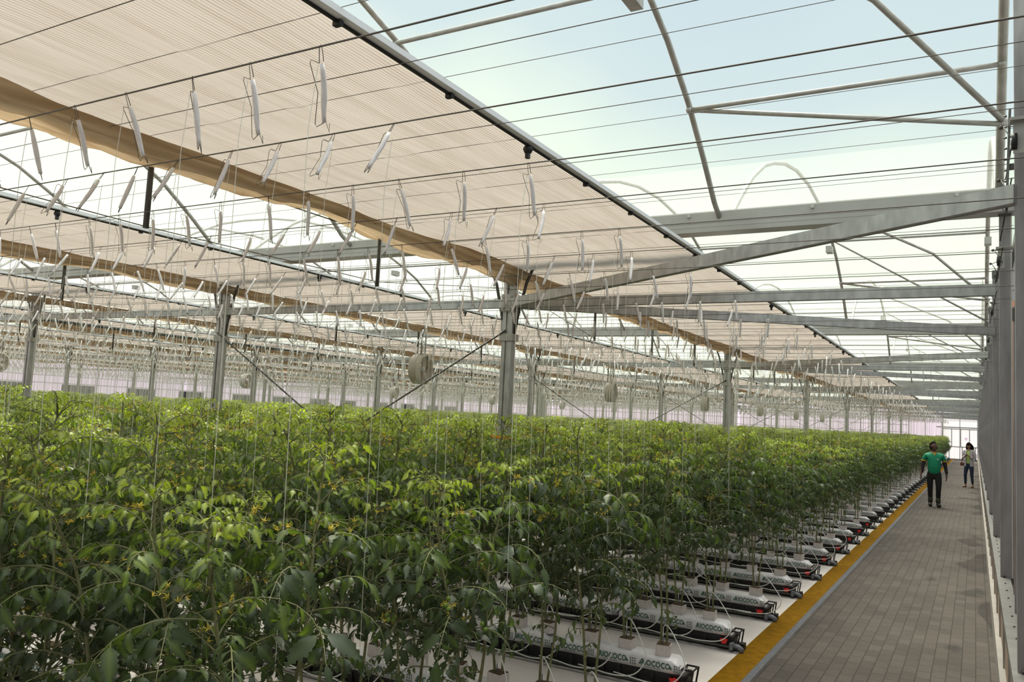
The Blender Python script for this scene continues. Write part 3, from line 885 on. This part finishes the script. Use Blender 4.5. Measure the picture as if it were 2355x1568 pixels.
# channels with end fittings
ch=MB(); L_=XL+.6
def chan(x1,x0):
    m=MB()
    pr=[(-.10,.114),(-.085,.03),(-.05,.03),(-.045,.0),(.045,.0),(.05,.03),(.085,.03),(.10,.114)]
    m.extrude(pr,x0,x1,'x')
    i=0; x=x1-.1
    while x>max(x0,x1-14) : m.box(x-.01,x+.01,-.104,-.08,.02,.112); x-=.125
    return m.mesh('channel',M['black'])
CH=chan(-1.735,XL+.6)
b=MB()   # end bracket: upright trapezoid frame
for yy in (-.07,.07):
    b.bar((-1.70,yy,.05),(-1.735,yy,.21),.014,.014); b.bar((-1.60,yy,.05),(-1.575,yy,.21),.014,.014); b.bar((-1.745,yy,.21),(-1.57,yy,.21),.014,.014)
    b.bar((-1.68,yy,.07),(-1.60,yy,.20),.010,.010)
b.bar((-1.70,-.07,.21),(-1.70,.07,.21),.012,.012); b.bar((-1.58,-.07,.21),(-1.58,.07,.21),.012,.012)
b.box(-1.74,-1.56,-.085,.085,0,.06); b.box(-1.585,-1.53,-.06,.02,0,.085)
b.ball((-1.72,-.05,.225),.012,6)
b.v=[(-1.80+(v[0]+1.745)*.70,v[1]*.9,v[2]*.72+.0) for v in b.v]
BRK=b.mesh('end_bracket',M['black'])
b=MB(); b.tube([(-1.70,-.115,.055),(-1.63,-.12,.055),(-1.60,-.12,.04),(-1.60,-.12,.0)],[.026,.026,.026,.022],10); b.box(-1.715,-1.68,-.15,-.085,.025,.085)
b.v=[(-1.75+(v[0]+1.72)*.8,v[1],v[2]*.85) for v in b.v]
ELB=b.mesh('drain_elbow',M['grey_plastic'])
b=MB(); b.tube([(-1.745,-.125,.095),(-1.745,-.10,.095)],.028,8); b.add([(-1.785,-.135,.118),(-1.70,-.135,.118),(-1.72,-.135,.072),(-1.765,-.135,.072),(-1.785,-.115,.118),(-1.70,-.115,.118),(-1.72,-.115,.072),(-1.765,-.115,.072)],[(0,1,2,3),(7,6,5,4),(0,4,5,1),(1,5,6,2),(2,6,7,3),(3,7,4,0)])
b.v=[(-1.80+(v[0]+1.745)*.75,v[1]+.005,.075+(v[2]-.095)*.8) for v in b.v]
RED=b.mesh('clip',M['red'])
b=MB(); b.tube([(-1.68,-.135,.04),(-4,-.14,.035),(XL+1,-.14,.035)],.011,6); FEED=b.mesh('feed_pipe',M['pipe'])
prev=None
for ri,(r,y) in enumerate(rows):
    lab='black drain channel with end bracket under the %s crop row ahead' % nth(ri+1)
    if prev is None:
        e=empty('grow_channel',(0,y,0),lab,'channel','black crop row channels')
        obj('channel',CH,None,e); obj('end_bracket',BRK,None,e); obj('drain_elbow',ELB,None,e); tag(obj('clip',RED,None,e),label='red clip'); obj('feed_pipe',FEED,None,e)
        prev=e
    else:
        o=copy_tree(prev,(0,y,0),lab)
        if ri>12:
            for c in list(o.children):
                if c.name.startswith('clip'): bpy.data.objects.remove(c)
# drip tubes
def drip(v):
    rnd=random.Random(300+v); m=MB(); w_=rnd.uniform(.16,.26); s=rnd.choice((-1,1)); dp=rnd.uniform(-.01,.05)
    pts=[]
    q_=rnd.uniform(.9,1.25)
    ctrl=[(0,.0,.13),(s*.01,-.02,.20+.05*rnd.random()),(s*.08*q_,-.10,.22),(s*.19*q_,-.20,.12),(s*.24*q_,-.25,.02),(s*.17*q_,-.28,-.08),(s*.02,-.27,-.13+.02*rnd.random()),(-s*.16,-.22,-.12),(-s*.30*q_,-.16,-.13)]
    cs=[Vector(c) for c in ctrl]
    for i in range(len(cs)-1):
        p0=cs[max(i-1,0)];p1=cs[i];p2=cs[i+1];p3=cs[min(i+2,len(cs)-1)]
        for k in range(5):
            t=k/5; pts.append(.5*((2*p1)+(p2-p0)*t+(2*p0-5*p1+4*p2-p3)*t*t+(3*p1-p0-3*p2+p3)*t**3))
    pts.append(cs[-1])
    m.tube(pts,.0042,5)
    st=MB(); st.tube([(0,0,.075),(0,0,.15)],.004,5)
    return m.mesh('hose',M['tube']), st.mesh('stake',M['grey_plastic'])
DV=[drip(v) for v in range(6)]
DR=[]
for i,(d,ri,n,x,y) in enumerate(plants[:230]):
    v=random.randrange(6); lab='white drip hose looping to the %s plant of the %s crop row ahead' % (nth(n), nth(ri+1))
    if len(DR)<6:
        v=len(DR); e=empty('drip_hose',(x,y-.02,ZC),lab,'hose','white drip hoses'); obj('hose',DV[v][0],None,e); obj('stake',DV[v][1],None,e); DR.append(e)
    else: copy_tree(DR[v],(x,y-.02,ZC),lab)

# ------------------------------------------------------------------ fans and pipe
def fan(loc, lab, src=None):
    if src: return copy_tree(src, loc, lab)
    e=empty('circulation_fan',loc,lab,'fan','hanging circulation fans')
    m=MB(); n=24; R1=.42
    for (ra,rb,ya,yb) in ((.40,.44,-.20,-.17),(.44,.44,-.17,.17),(.44,.40,.17,.20),(.40,.40,.20,.19),(.40,.39,.19,-.19),(.39,.40,-.19,-.20)):
        vs=[(ra*math.cos(2*pi*i/n),ya,ra*math.sin(2*pi*i/n)) for i in range(n)]+[(rb*math.cos(2*pi*i/n),yb,rb*math.sin(2*pi*i/n)) for i in range(n)]
        m.add(vs,[(i,(i+1)%n,n+(i+1)%n,n+i) for i in range(n)],True)
    obj('drum',m,M['fan'],e)
    m=MB()
    for rr in (.12,.2,.28,.36): m.tube([(rr*math.cos(2*pi*i/n),-.205,rr*math.sin(2*pi*i/n)) for i in range(n+1)],.003,3)
    for i in range(16):
        t=2*pi*i/16; m.tube([(.05*math.cos(t),-.205,.05*math.sin(t)),(.42*math.cos(t),-.2,.42*math.sin(t))],.003,3)
    obj('guard',m,M['fan'],e)
    m=MB(); m.tube([(0,-.13,0),(0,.1,0)],.07,12); obj('hub',m,M['white'],e)
    for i in range(5):
        t=2*pi*i/5; m=MB(); u=Vector((math.cos(t),0,math.sin(t))); v=Vector((-math.sin(t),0,math.cos(t)))
        m.add([u*.06+v*.05+Vector((0,-.05,0)),u*.37+v*.12+Vector((0,-.07,0)),u*.38-v*.06+Vector((0,.05,0)),u*.06-v*.05+Vector((0,.03,0)),
               u*.06+v*.05+Vector((0,-.045,0)),u*.37+v*.12+Vector((0,-.065,0)),u*.38-v*.06+Vector((0,.055,0)),u*.06-v*.05+Vector((0,.035,0))],[(0,1,2,3),(7,6,5,4),(0,4,5,1),(1,5,6,2),(2,6,7,3),(3,7,4,0)],True)
        obj('blade',m,M['fanblade'],e)
    m=MB(); m.tube([(.43*math.cos(2*pi*i/n),-.04,.445*math.sin(2*pi*i/n)) for i in range(n//4-1,n+n//4)],.008,4)
    for x in (-.12,.12):
        m.tube([(x,-.05,.42),(x,-.05,1.22)],.018,6)
    m.tube([(0.2,.10,.38),(.2,.10,1.22)],.014,6)
    obj('hanger',m,M['darksteel'],e)
    return e
M['fan']=noise_col(mat('fan_drum',rough=.6),(.42,.38,.31),(.55,.51,.44),4,3)
M['fanblade']=mat('fan_blade',(.42,.30,.20),.5)
f0=None; i=0
for y in (12.7,22.2,31.8,41.3,50.8,60.3):
    i+=1; o=fan((X0-2*XS+.15,y,2.62),'white drum fan, %s in the row above the second post line' % nth(i),f0); o.rotation_euler=(0,0,1.70); o.scale=(.66,.66,.66); f0=f0 or o
i=0
for y in (13.2,22.7,32.2,41.7,51.2,60.7):
    q=proj((-25.2,y,2.6))
    if q and q[0]>-60:
        i+=1; o=fan((-25.2,y,2.62),'distant white drum fan, %s in the far fan row toward the left wall' % nth(i),f0); o.rotation_euler=(0,0,1.70); o.scale=(.66,.66,.66)
m=MB(); m.tube([(-16.7,YN,3.31),(-16.7,YE-.1,3.28)],.032,8)
y=2.
while y<70: m.tube([(-16.7,y,3.30),(-16.7,y,3.22)],.012,5); y+=2.0
tag(obj('dark_pipe',m,M['pipe']),'dark pipe running the length of the house below the shade cloth','pipe')

# ------------------------------------------------------------------ right wall fittings
wp=MB(); wp.extrude([(0,0)],0,0) if False else None
def wallpost(y, z1, lab, x=X0+.03, wdt=.085):
    e=empty('wall_post',(x,y,.66),lab,'post','wall posts along the walkway')
    m=MB(); h=z1-.66
    pr=[(0,0),(wdt,0),(wdt,.055),(wdt*.62,.055),(wdt*.62,.045),(wdt*.9,.045),(wdt*.9,.01),(wdt*.1,.01),(wdt*.1,.045),(wdt*.38,.045),(wdt*.38,.055),(0,.055)]
    n=len(pr); vs=[(a,b_,.04) for a,b_ in pr]+[(a,b_,h) for a,b_ in pr]
    m.add(vs,[(i,(i+1)%n,n+(i+1)%n,n+i) for i in range(n)])
    m.add([(0,0,h),(wdt,0,h),(wdt,.055,h),(0,.055,h)],[(0,1,2,3)])
    obj('profile',m,M['wallpost'],e)
    m=MB(); m.box(wdt-.002,wdt+.009,-.004,.03,.04,h-.02); obj('edge_highlight',m,M['edge_light'],e)  # added thin pale strip, a painted highlight along the post edge
    m=MB(); m.box(-.012,wdt+.012,-.006,.065,0,.035); m.box(-.006,wdt+.006,-.008,0,h-.10,h-.01)
    obj('foot_plate',m,M['rail'],e)
    m=MB()
    for z in (.05,h-.07): m.tube([(wdt*.3,-.022,z),(wdt*.3,0,z)],.010,6)
    obj('bolt',m,M['darksteel'],e)
    return e
for k in range(-2,21):
    y=Y0+BAY*k
    if y<YN+.3 or y>YE-.3: continue
    if k==-2: continue
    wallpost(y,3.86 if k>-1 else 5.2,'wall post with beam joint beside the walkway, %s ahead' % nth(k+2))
n_=0
m=MB(); m.tube([(X0+.11,7.2,.66),(X0+.11,7.2,2.9)],.016,8); tag(obj('conduit',m,M['rust']),'brown upright conduit between the nearest wall posts','pipe')
for y in (6.45,9.6,12.75,15.9,19.1,22.2,25.4,28.6,31.7,34.9):
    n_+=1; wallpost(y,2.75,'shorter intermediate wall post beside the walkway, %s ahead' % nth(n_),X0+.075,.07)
# struts of the base panel and bolts on the rail
n_=0; y=1.7
while y<40:
    n_+=1; m=MB(); m.box(X0+.018,X0+.03,y-.012,y+.012,.2,.64); m.box(X0+.018,X0+.03,y-.012,y+.012,.2,.22)
    tag(obj('base_strut',m,M['steel_warm']),'thin upright strut on the low wall base, %s ahead' % nth(n_),'strut','struts of the low wall base')
    y+=1.05
m=MB(); y=1.9
while y<60:
    m.tube([(X0+.055,y,.70),(X0+.055,y,.708)],.006,6); y+=.34
tag(obj('trim_3_bolts',m,M['darksteel']),kind='structure')
# pulleys and brackets near the beam joints
n_=0
for k in (-1,0,1,2,3):
    y=Y0+BAY*k; n_+=1
    e=empty('pulley',(X0+.02,y-.25,3.32),'black pulley wheel on the wall beside the %s beam joint ahead' % nth(n_),'pulley','pulleys along the wall top')
    m=MB(); m.tube([(-.012,0,0),(.012,0,0)],.042,16); obj('wheel',m,M['black'],e)
    m=MB(); m.tube([(-.016,0,0),(.016,0,0)],.018,10); m.bar((.02,0,-.06),(.02,0,.12),.006,.05,(1,0,0)); m.box(-.02,.222,-.04,.04,.10,.115); obj('bracket',m,M['steel_warm'],e)
m=MB(); m.bar((X0-.005,4.95,3.05),(X0+.015,5.0,3.62),.012,.05,(0,1,0))
for i in range(9): m.tube([(X0-.015,4.96,3.1+.06*i),(X0+.0,4.96,3.1+.06*i)],.006,5)
m.bar((X0,4.97,3.3),(X0+.236,4.97,3.3),.02,.03)
tag(obj('slotted_bracket',m,M['rail']),'white slotted bracket at the end of the nearest diagonal beam','bracket')
# tie wires that end at the wall
n_=0
for k,(y,z) in enumerate([(4.9,3.5),(5.4,3.35),(6.1,3.4),(7.2,3.3),(8.3,3.4),(9.4,3.3),(10.8,3.4),]):
    m=MB(); m.tube([(X0+.03,y-.1,z-.12),(X0-.02,y,z),(X0+.04,y+.15,z+.05),(X0+.0,y+.3,z-.2)],.004,5); m.tube([(X0+.04,y+.15,z+.05),(X0+.235,y+.15,z+.05)],.003,4)
    m.ball((X0-.03,y,z),.012,6)
    tag(obj('wire_end',m,M['darksteel']),'twisted wire end tied to the wall frame, %s ahead' % nth(k+1),'wire','tied wire ends')
# loose downpipe / hoop at near wall

# ------------------------------------------------------------------ people
def skinned(name, nodes, edges, mat_, parent, sub=2, root=0):
    me=bpy.data.meshes.new(name); me.from_pydata([n[0] for n in nodes],edges,[])
    o=bpy.data.objects.new(name,me); COL.objects.link(o)
    sk=o.modifiers.new('skin','SKIN'); sk.use_smooth_shade=True
    if not me.skin_vertices: 
        bpy.context.view_layer.objects.active=o
    sv=me.skin_vertices[0].data if me.skin_vertices else None
    if sv is None:
        import bmesh
        bm=bmesh.new(); bm.from_mesh(me); bm.verts.layers.skin.verify(); bm.to_mesh(me); bm.free(); sv=me.skin_vertices[0].data
    for i,n in enumerate(nodes):
        r=n[1]; sv[i].radius=(r,r) if not isinstance(r,tuple) else r
        sv[i].use_root=(i==root)
    ss=o.modifiers.new('sub','SUBSURF'); ss.levels=sub; ss.render_levels=sub
    bpy.context.view_layer.update()
    dg=bpy.context.evaluated_depsgraph_get(); m2=bpy.data.meshes.new_from_object(o.evaluated_get(dg))
    bpy.data.objects.remove(o)
    m2.materials.clear(); m2.materials.append(mat_); m2.name=name
    for p in m2.polygons: p.use_smooth=True
    return obj(name,m2,None,parent)
def hand_nodes(nodes, edges, wrist_i, W, d, side, k=1.):
    """five fingers from the wrist: d direction of the hand, side = thumb direction"""
    W=Vector(W); d=Vector(d).normalized(); s=Vector(side).normalized(); n=d.cross(s)
    palm=len(nodes); nodes.append((W+d*.045*k,(.030*k,.016*k))); edges.append((wrist_i,palm))
    for j,(off,L) in enumerate(((.026,.070),(.009,.080),(-.009,.074),(-.025,.058))):
        b_=len(nodes); nodes.append((W+d*.085*k+s*off*k,.0095*k)); edges.append((palm,b_))
        nodes.append((W+d*(.085+L*.55)*k+s*off*1.1*k+n*.008*k,.0085*k)); edges.append((b_,b_+1))
        nodes.append((W+d*(.085+L)*k+s*off*1.1*k+n*.022*k,.007*k)); edges.append((b_+1,b_+2))
    b_=len(nodes); nodes.append((W+d*.04*k+s*.036*k,.011*k)); edges.append((palm,b_)); nodes.append((W+d*.075*k+s*.056*k,.009*k)); edges.append((b_,b_+1))
def person(name, loc, rotz, label, k, pose):
    e=empty(name,loc,label,'person'); e.rotation_euler=(0,0,rotz); e.scale=(k,k,k)
    return e
def build_man():
    # faces -Y (toward the camera); 1.70 m tall, head tipped back
    e=person('person',(-.93,23.86,.004),.12,'person in green polo and black trousers walking on the paving, looking up',.965,None)
    N=[((0,0,.93),(.115,.085)),((0,-.012,1.08),(.12,.095)),((0,-.01,1.24),(.12,.09)),((0,0,1.35),(.10,.07)),((0,.005,1.43),.055),((0,.005,1.52),.056)]
    E=[(0,1),(1,2),(2,3),(3,4),(4,5)]
    def chain(start,lst):
        p=start
        for q in lst: N.append(q); E.append((p,len(N)-1)); p=len(N)-1
        return p
    wl=chain(3,[((.20,.0,1.38),.058),((.245,.02,1.20),.046),((.275,.03,1.10),.042),((.285,-.01,.96),.036),((.29,-.04,.85),.026)])
    wr=chain(3,[((-.20,.0,1.38),.058),((-.25,.03,1.20),.046),((-.285,.05,1.10),.042),((-.30,.00,.97),.036),((-.315,-.05,.87),.026)])
    chain(0,[((.095,0,.86),.088),((.105,-.03,.66),.074),((.10,-.04,.49),.058),((.10,0,.30),.052),((.10,.03,.10),.038),((.10,.0,.05),.04),((.11,-.10,.035),.036),((.115,-.17,.03),.026)])
    chain(0,[((-.095,0,.86),.088),((-.10,.03,.66),.074),((-.09,.03,.49),.058),((-.085,.08,.30),.052),((-.08,.12,.12),.038),((-.08,.10,.06),.04),((-.09,.01,.04),.036),((-.095,-.06,.032),.026)])
    hand_nodes(N,E,wl,N[wl][0],(.02,-.12,-1),(-.3,-1,.1),1.)
    hand_nodes(N,E,wr,N[wr][0],(-.02,-.12,-1),(.3,-1,.1),1.)
    skinned('body',N,E,M['skin'],e)
    def head(e,c,tilt,skin,hairm,long_=False,yaw=0):
        R_=Euler((tilt,0,yaw)).to_matrix()
        m=MB(); n=20; rings=16; vs=[]; c=Vector(c)
        for i in range(rings+1):
            ph=pi*i/rings
            for j in range(n):
                th=2*pi*j/n; x=math.sin(ph)*math.cos(th); y=math.sin(ph)*math.sin(th); z=math.cos(ph)
                X=.074*x; Y=.095*y; Z=.115*z
                if z<0: X*=1-.30*(-z)**1.3; Y*=1-.12*(-z)
                if y<0:      # face side is -Y
                    Y*=.93
                    Y-=.013*math.exp(-((X/.012)**2+((Z+.012)/.026)**2))      # nose
                    Y-=.007*math.exp(-((X/.024)**2+((Z+.052)/.010)**2))      # lips
                    Y+=.010*math.exp(-(((abs(X)-.030)/.014)**2+((Z-.012)/.012)**2))  # eye sockets
                    Y-=.006*math.exp(-((X/.03)**2+((Z+.095)/.02)**2))       # chin
                if abs(x)>.93 and abs(z)<.35 and abs(y)<.35: X*=1.18        # ears
                vs.append(c+R_@Vector((X,Y,Z)))
        m.add(vs,[(i*n+j,(i+1)*n+j,(i+1)*n+(j+1)%n,i*n+(j+1)%n) for i in range(rings) for j in range(n)],True)
        h=obj('head',m,skin,e)
        m=MB()
        for s in (-1,1): m.ball(c+R_@Vector((s*.029,-.0755,.012)),.0075,8)
        for s in (-1,1): m.tube([c+R_@Vector((s*.042,-.074,.028)),c+R_@Vector((s*.018,-.084,.031))],.003,4)
        m.tube([c+R_@Vector((-.018,-.0865,-.052)),c+R_@Vector((.018,-.0865,-.052))],.0028,4)
        ey=obj('eyes',m,M['hair'],e)
        m=MB(); vs=[]; top=[]
        for i in range(11):
            ph=pi*.62*i/10
            for j in range(n):
                th=2*pi*j/n; x=math.sin(ph)*math.cos(th); y=math.sin(ph)*math.sin(th); z=math.cos(ph)
                k_=1
                rr=1.17+random.uniform(-.04,.06)
                if y<-.30 and z<.50: rr=.80
                vs.append(c+R_@Vector((.080*x*rr,.100*y*rr*k_+.006,.118*z*rr)))
        m.add(vs,[(i*n+j,(i+1)*n+j,(i+1)*n+(j+1)%n,i*n+(j+1)%n) for i in range(10) for j in range(n)],True)
        if long_:
            for s,xx in ((-1,-.06),(-.5,-.03),(0,0),(.5,.03),(1,.06)):
                m.tube([c+R_@Vector((xx,.05,.05)),c+R_@Vector((xx*1.5,.075,-.06)),c+R_@Vector((xx*1.7,.07,-.20)),c+R_@Vector((xx*1.4,.05,-.30))],[.035,.042,.036,.012],8)
            for s in (-1,1): m.tube([c+R_@Vector((s*.06,-.01,.06)),c+R_@Vector((s*.088,-.01,-.04)),c+R_@Vector((s*.095,-.015,-.18)),c+R_@Vector((s*.085,-.03,-.26))],[.028,.028,.026,.010],8)
        obj('hair',m,hairm,e)
    build_man.head=head
    head(e,(-.012,-.012,1.60),-.50,M['skin'],M['hair'],False,.45)
    N=[((0,0,.84),(.155,.125)),((0,0,.93),(.165,.138)),((0,-.03,1.08),(.172,.155)),((0,-.02,1.22),(.172,.140)),((0,0,1.375),(.172,.122)),((0,.0,1.46),(.100,.085))]
    E=[(0,1),(1,2),(2,3),(3,4),(4,5)]
    for s in (-1,1):
        a=len(N); N.append(((s*.190,0,1.350),.066)); E.append((4,a)); N.append(((s*.235,.015,1.26),.070)); E.append((a,a+1))
        N.append(((s*.243,.02,1.215),.070)); E.append((a+1,a+2))
    skinned('polo_shirt',N,E,M['green_shirt'],e)
    m=MB(); n=16
    for rr,z in (((.070,.068),1.445),):
        m.tube([(rr[0]*math.cos(2*pi*i/n),rr[1]*math.sin(2*pi*i/n)+.0,z+.02*math.sin(2*pi*i/n)) for i in range(n+1)],.014,6)
    m.tube([(-.018,-.098,1.425),(0,-.125,1.35),(.018,-.098,1.425)],.010,5)
    obj('collar',m,M['yellow_trim'],e)
    for s in (-1,1):
        m=MB(); m.tube([(s*.240,.018,1.225),(s*.244,.02,1.200)],.064,12); obj('cuff',m,M['yellow_trim'],e)
        m=MB(); pts=[(s*.240,.018,1.215),(s*.265,.03,1.11),(s*.285,-.0,.97),(s*.297,-.035,.89)]; m.tube(pts,[.053,.050,.042,.034],10); obj('under_sleeve',m,M['sleeve'],e)
    m=MB(); m.box(.055,.095,-.150,-.146,1.26,1.275); m.box(.06,.09,-.150,-.146,1.245,1.252); obj('chest_emblem',m,M['white'],e)
    N=[((0,0,1.02),(.158,.118)),((0,0,.88),(.166,.122))]; E=[(0,1)]
    for s,lst in ((1,[((.10,-.005,.80),.098),((.108,-.03,.64),.085),((.102,-.04,.49),.070),((.10,-.0,.30),.064),((.10,.02,.20),.058)]),(-1,[((-.10,.01,.80),.098),((-.103,.03,.64),.085),((-.092,.03,.49),.070),((-.085,.08,.30),.064),((-.082,.10,.22),.058)])):
        p=1
        for q in lst: N.append(q); E.append((p,len(N)-1)); p=len(N)-1
    skinned('trousers',N,E,M['black_cloth'],e)
    for s,(a,b_,c_) in ((1,((.10,.02,.24),(.10,.025,.13),(.10,.02,.09))),(-1,((-.082,.10,.25),(-.08,.115,.14),(-.08,.11,.10)))):
        m=MB(); m.tube([a,b_,c_],[.064,.062,.05],10); obj('gaiter',m,M['khaki'],e)
    for P in (((.10,.05,.055),(.105,-.06,.05),(.115,-.17,.04),(.118,-.21,.035)),((-.08,.16,.06),(-.085,.05,.055),(-.095,-.06,.04),(-.098,-.10,.035))):
        m=MB(); m.tube(P,[.05,.052,.046,.022],10); obj('boot',m,M['shoe'],e)
    return e
build_man()
def build_woman():
    e=person('person',(-.20,34.18,.004),-.35,'person in pale blazer, lime top and jeans looking down at a phone near the wall',.955,None)
    N=[((0,0,.93),(.105,.08)),((0,0,1.06),(.095,.075)),((0,0,1.22),(.10,.08)),((0,0,1.34),(.085,.06)),((0,.0,1.43),.05),((0,-.01,1.49),.045)]
    E=[(0,1),(1,2),(2,3),(3,4),(4,5)]
    def chain(start,lst):
        p=start
        for q in lst: N.append(q); E.append((p,len(N)-1)); p=len(N)-1
        return p
    wl=chain(3,[((.165,.0,1.36),.048),((.195,.02,1.22),.040),((.205,.01,1.10),.036),((.13,-.14,1.14),.030),((.075,-.22,1.19),.023)])
    wr=chain(3,[((-.165,.0,1.36),.048),((-.20,.02,1.22),.040),((-.21,.01,1.10),.036),((-.13,-.14,1.14),.030),((-.06,-.22,1.18),.023)])
    chain(0,[((.08,0,.86),.085),((.095,-.01,.66),.070),((.10,-.02,.48),.054),((.11,0,.28),.046),((.12,.02,.10),.033),((.12,.0,.05),.034),((.13,-.09,.03),.030),((.135,-.15,.026),.022)])
    chain(0,[((-.08,0,.86),.085),((-.105,-.02,.66),.070),((-.125,-.03,.48),.054),((-.135,.01,.28),.046),((-.14,.03,.10),.033),((-.14,.01,.05),.034),((-.155,-.08,.03),.030),((-.16,-.14,.026),.022)])
    hand_nodes(N,E,wl,N[wl][0],(-.6,-.5,.3),(0,.1,1),.85)
    hand_nodes(N,E,wr,N[wr][0],(.6,-.5,.3),(0,.1,1),.85)
    skinned('body',N,E,M['skin2'],e)
    build_man.head(e,(0,-.02,1.575),.42,M['skin2'],M['hair'],True,0)
    N=[((0,0,.86),(.145,.112)),((0,0,.96),(.140,.108)),((0,0,1.06),(.128,.105)),((0,-.01,1.22),(.14,.115)),((0,0,1.36),(.12,.085)),((0,0,1.41),(.06,.05))]
    skinned('lime_top',N,[(0,1),(1,2),(2,3),(3,4),(4,5)],M['lime'],e)
    # open blazer: a shell around back and sides
    m=MB(); vs=[]; rows_=[(.80,.175,.140),(.95,.165,.135),(1.08,.145,.125),(1.22,.160,.135),(1.34,.170,.115),(1.42,.10,.085)]
    n=14
    for z,rx,ry in rows_:
        for j in range(n+1):
            t=-pi*.5+.42+(2*pi-.84)*j/n; vs.append((rx*math.cos(t),ry*math.sin(t)+.005,z))
    m.add(vs,[(i*(n+1)+j,i*(n+1)+j+1,(i+1)*(n+1)+j+1,(i+1)*(n+1)+j) for i in range(len(rows_)-1) for j in range(n)],True)
    for s in (-1,1):
        m.tube([(s*.07,.005,1.405),(s*.155,0,1.375),(s*.20,.02,1.22),(s*.215,.01,1.10),(s*.14,-.13,1.14),(s*.10,-.18,1.17)],[.045,.062,.056,.050,.042,.036],10)
    obj('blazer',m,M['blazer'],e)
    N=[((0,0,1.0),(.135,.100)),((0,0,.88),(.146,.110))]; E=[(0,1)]
    for s,lst in ((1,[((.085,0,.80),.092),((.096,-.01,.65),.078),((.10,-.02,.48),.060),((.11,0,.28),.052),((.12,.018,.12),.042)]),(-1,[((-.085,0,.80),.092),((-.106,-.02,.65),.078),((-.125,-.03,.48),.060),((-.135,.01,.28),.052),((-.14,.028,.12),.042)])):
        p=1
        for q in lst: N.append(q); E.append((p,len(N)-1)); p=len(N)-1
    skinned('jeans',N,E,M['jeans'],e)
    for P in (((.12,.04,.035),(.13,-.07,.03),(.136,-.17,.025)),((-.14,.05,.035),(-.152,-.06,.03),(-.162,-.16,.025))):
        m=MB(); m.tube(P,[.036,.036,.022],10); obj('sandal',m,M['sandal'],e)
    loc=Vector(e.location); R_=Euler((0,0,-.35)).to_matrix()
    def wloc(p): return loc+R_@(Vector(p)*.955)
    ph=MB(); ph.box(-.036,.036,-.004,.004,-.07,.07); o=obj('phone',ph,M['phone']); o.location=wloc((0,-.275,1.215)); o.rotation_euler=(-.9,0,-.35)
    tag(o,'dark phone held in both hands of the person in the blazer','phone')
    b_=MB(); b_.extrude([(-.10,-.05),(.10,-.05),(.085,.07),(-.085,.07)],-.04,.04,'y'); b_.tube([(-.05,0,.07),(-.04,.01,.20),(.04,.01,.20),(.05,0,.07)],.007,6)
    o=obj('handbag',b_,M['bag']); o.location=wloc((-.235,-.03,.86)); o.rotation_euler=(0,0,1.2); tag(o,'small brown handbag hanging beside the person in the blazer','handbag')
build_woman()

# ------------------------------------------------------------------ sky
wd=bpy.data.worlds.new('sky'); SC.world=wd; wd.use_nodes=True; nt=wd.node_tree; bg=nt.nodes['Background']
tc=nt.nodes.new('ShaderNodeTexCoord'); sp=nt.nodes.new('ShaderNodeSeparateXYZ'); nt.links.new(tc.outputs['Generated'],sp.inputs[0])
nz=nt.nodes.new('ShaderNodeTexNoise'); nz.inputs['Scale'].default_value=2.2; nz.inputs['Detail'].default_value=3; nt.links.new(tc.outputs['Generated'],nz.inputs['Vector'])
ma=nt.nodes.new('ShaderNodeMath'); ma.operation='MULTIPLY_ADD'; ma.inputs[1].default_value=.30; nt.links.new(nz.outputs['Fac'],ma.inputs[0]); nt.links.new(sp.outputs['Z'],ma.inputs[2])
rp=nt.nodes.new('ShaderNodeValToRGB'); el=rp.color_ramp.elements
mb_=nt.nodes.new('ShaderNodeMath'); mb_.operation='MULTIPLY_ADD'; mb_.inputs[1].default_value=.20; nt.links.new(sp.outputs['X'],mb_.inputs[0]); nt.links.new(ma.outputs[0],mb_.inputs[2])
el[0].position=.0; el[0].color=(.40,.37,.33,1)
el[1].position=1.0; el[1].color=(1.3,1.35,1.35,1)
for p_,c_ in ((.08,(.5,.46,.4,1)),(.13,(.80,.80,.72,1)),(.30,(.66,.76,.60,1)),(.40,(.52,.62,.56,1)),(.50,(.36,.47,.53,1)),(.70,(.26,.39,.50,1)),(.80,(1.2,1.25,1.25,1))):
    q_=el.new(p_); q_.color=c_
ma=mb_
nt.links.new(ma.outputs[0],rp.inputs['Fac']); nt.links.new(rp.outputs['Color'],bg.inputs['Color'])
bg.inputs['Strength'].default_value=1.0
sl=bpy.data.lights.new('sun','SUN'); sl.energy=5.2; sl.angle=math.radians(34); sl.color=(1,.93,.80)
so=bpy.data.objects.new('sun',sl); COL.objects.link(so); so.rotation_euler=Vector((-.25,.45,1)).to_track_quat('Z','Y').to_euler(); so.location=(0,0,30)
SC.view_settings.view_transform='Standard'; SC.view_settings.look='None'; SC.view_settings.gamma=1; SC.view_settings.use_curve_mapping=False
SC.view_settings.exposure=.35
SC.cycles.max_bounces=6; SC.cycles.diffuse_bounces=2; SC.cycles.transparent_max_bounces=12; SC.cycles.use_denoising=True
SC.cycles.caustics_reflective=False; SC.cycles.caustics_refractive=False
print('PLANTS',len(plants),'HOOKS',len(hooks),'BAGS',len(bags),'OBJECTS',len(SC.objects))
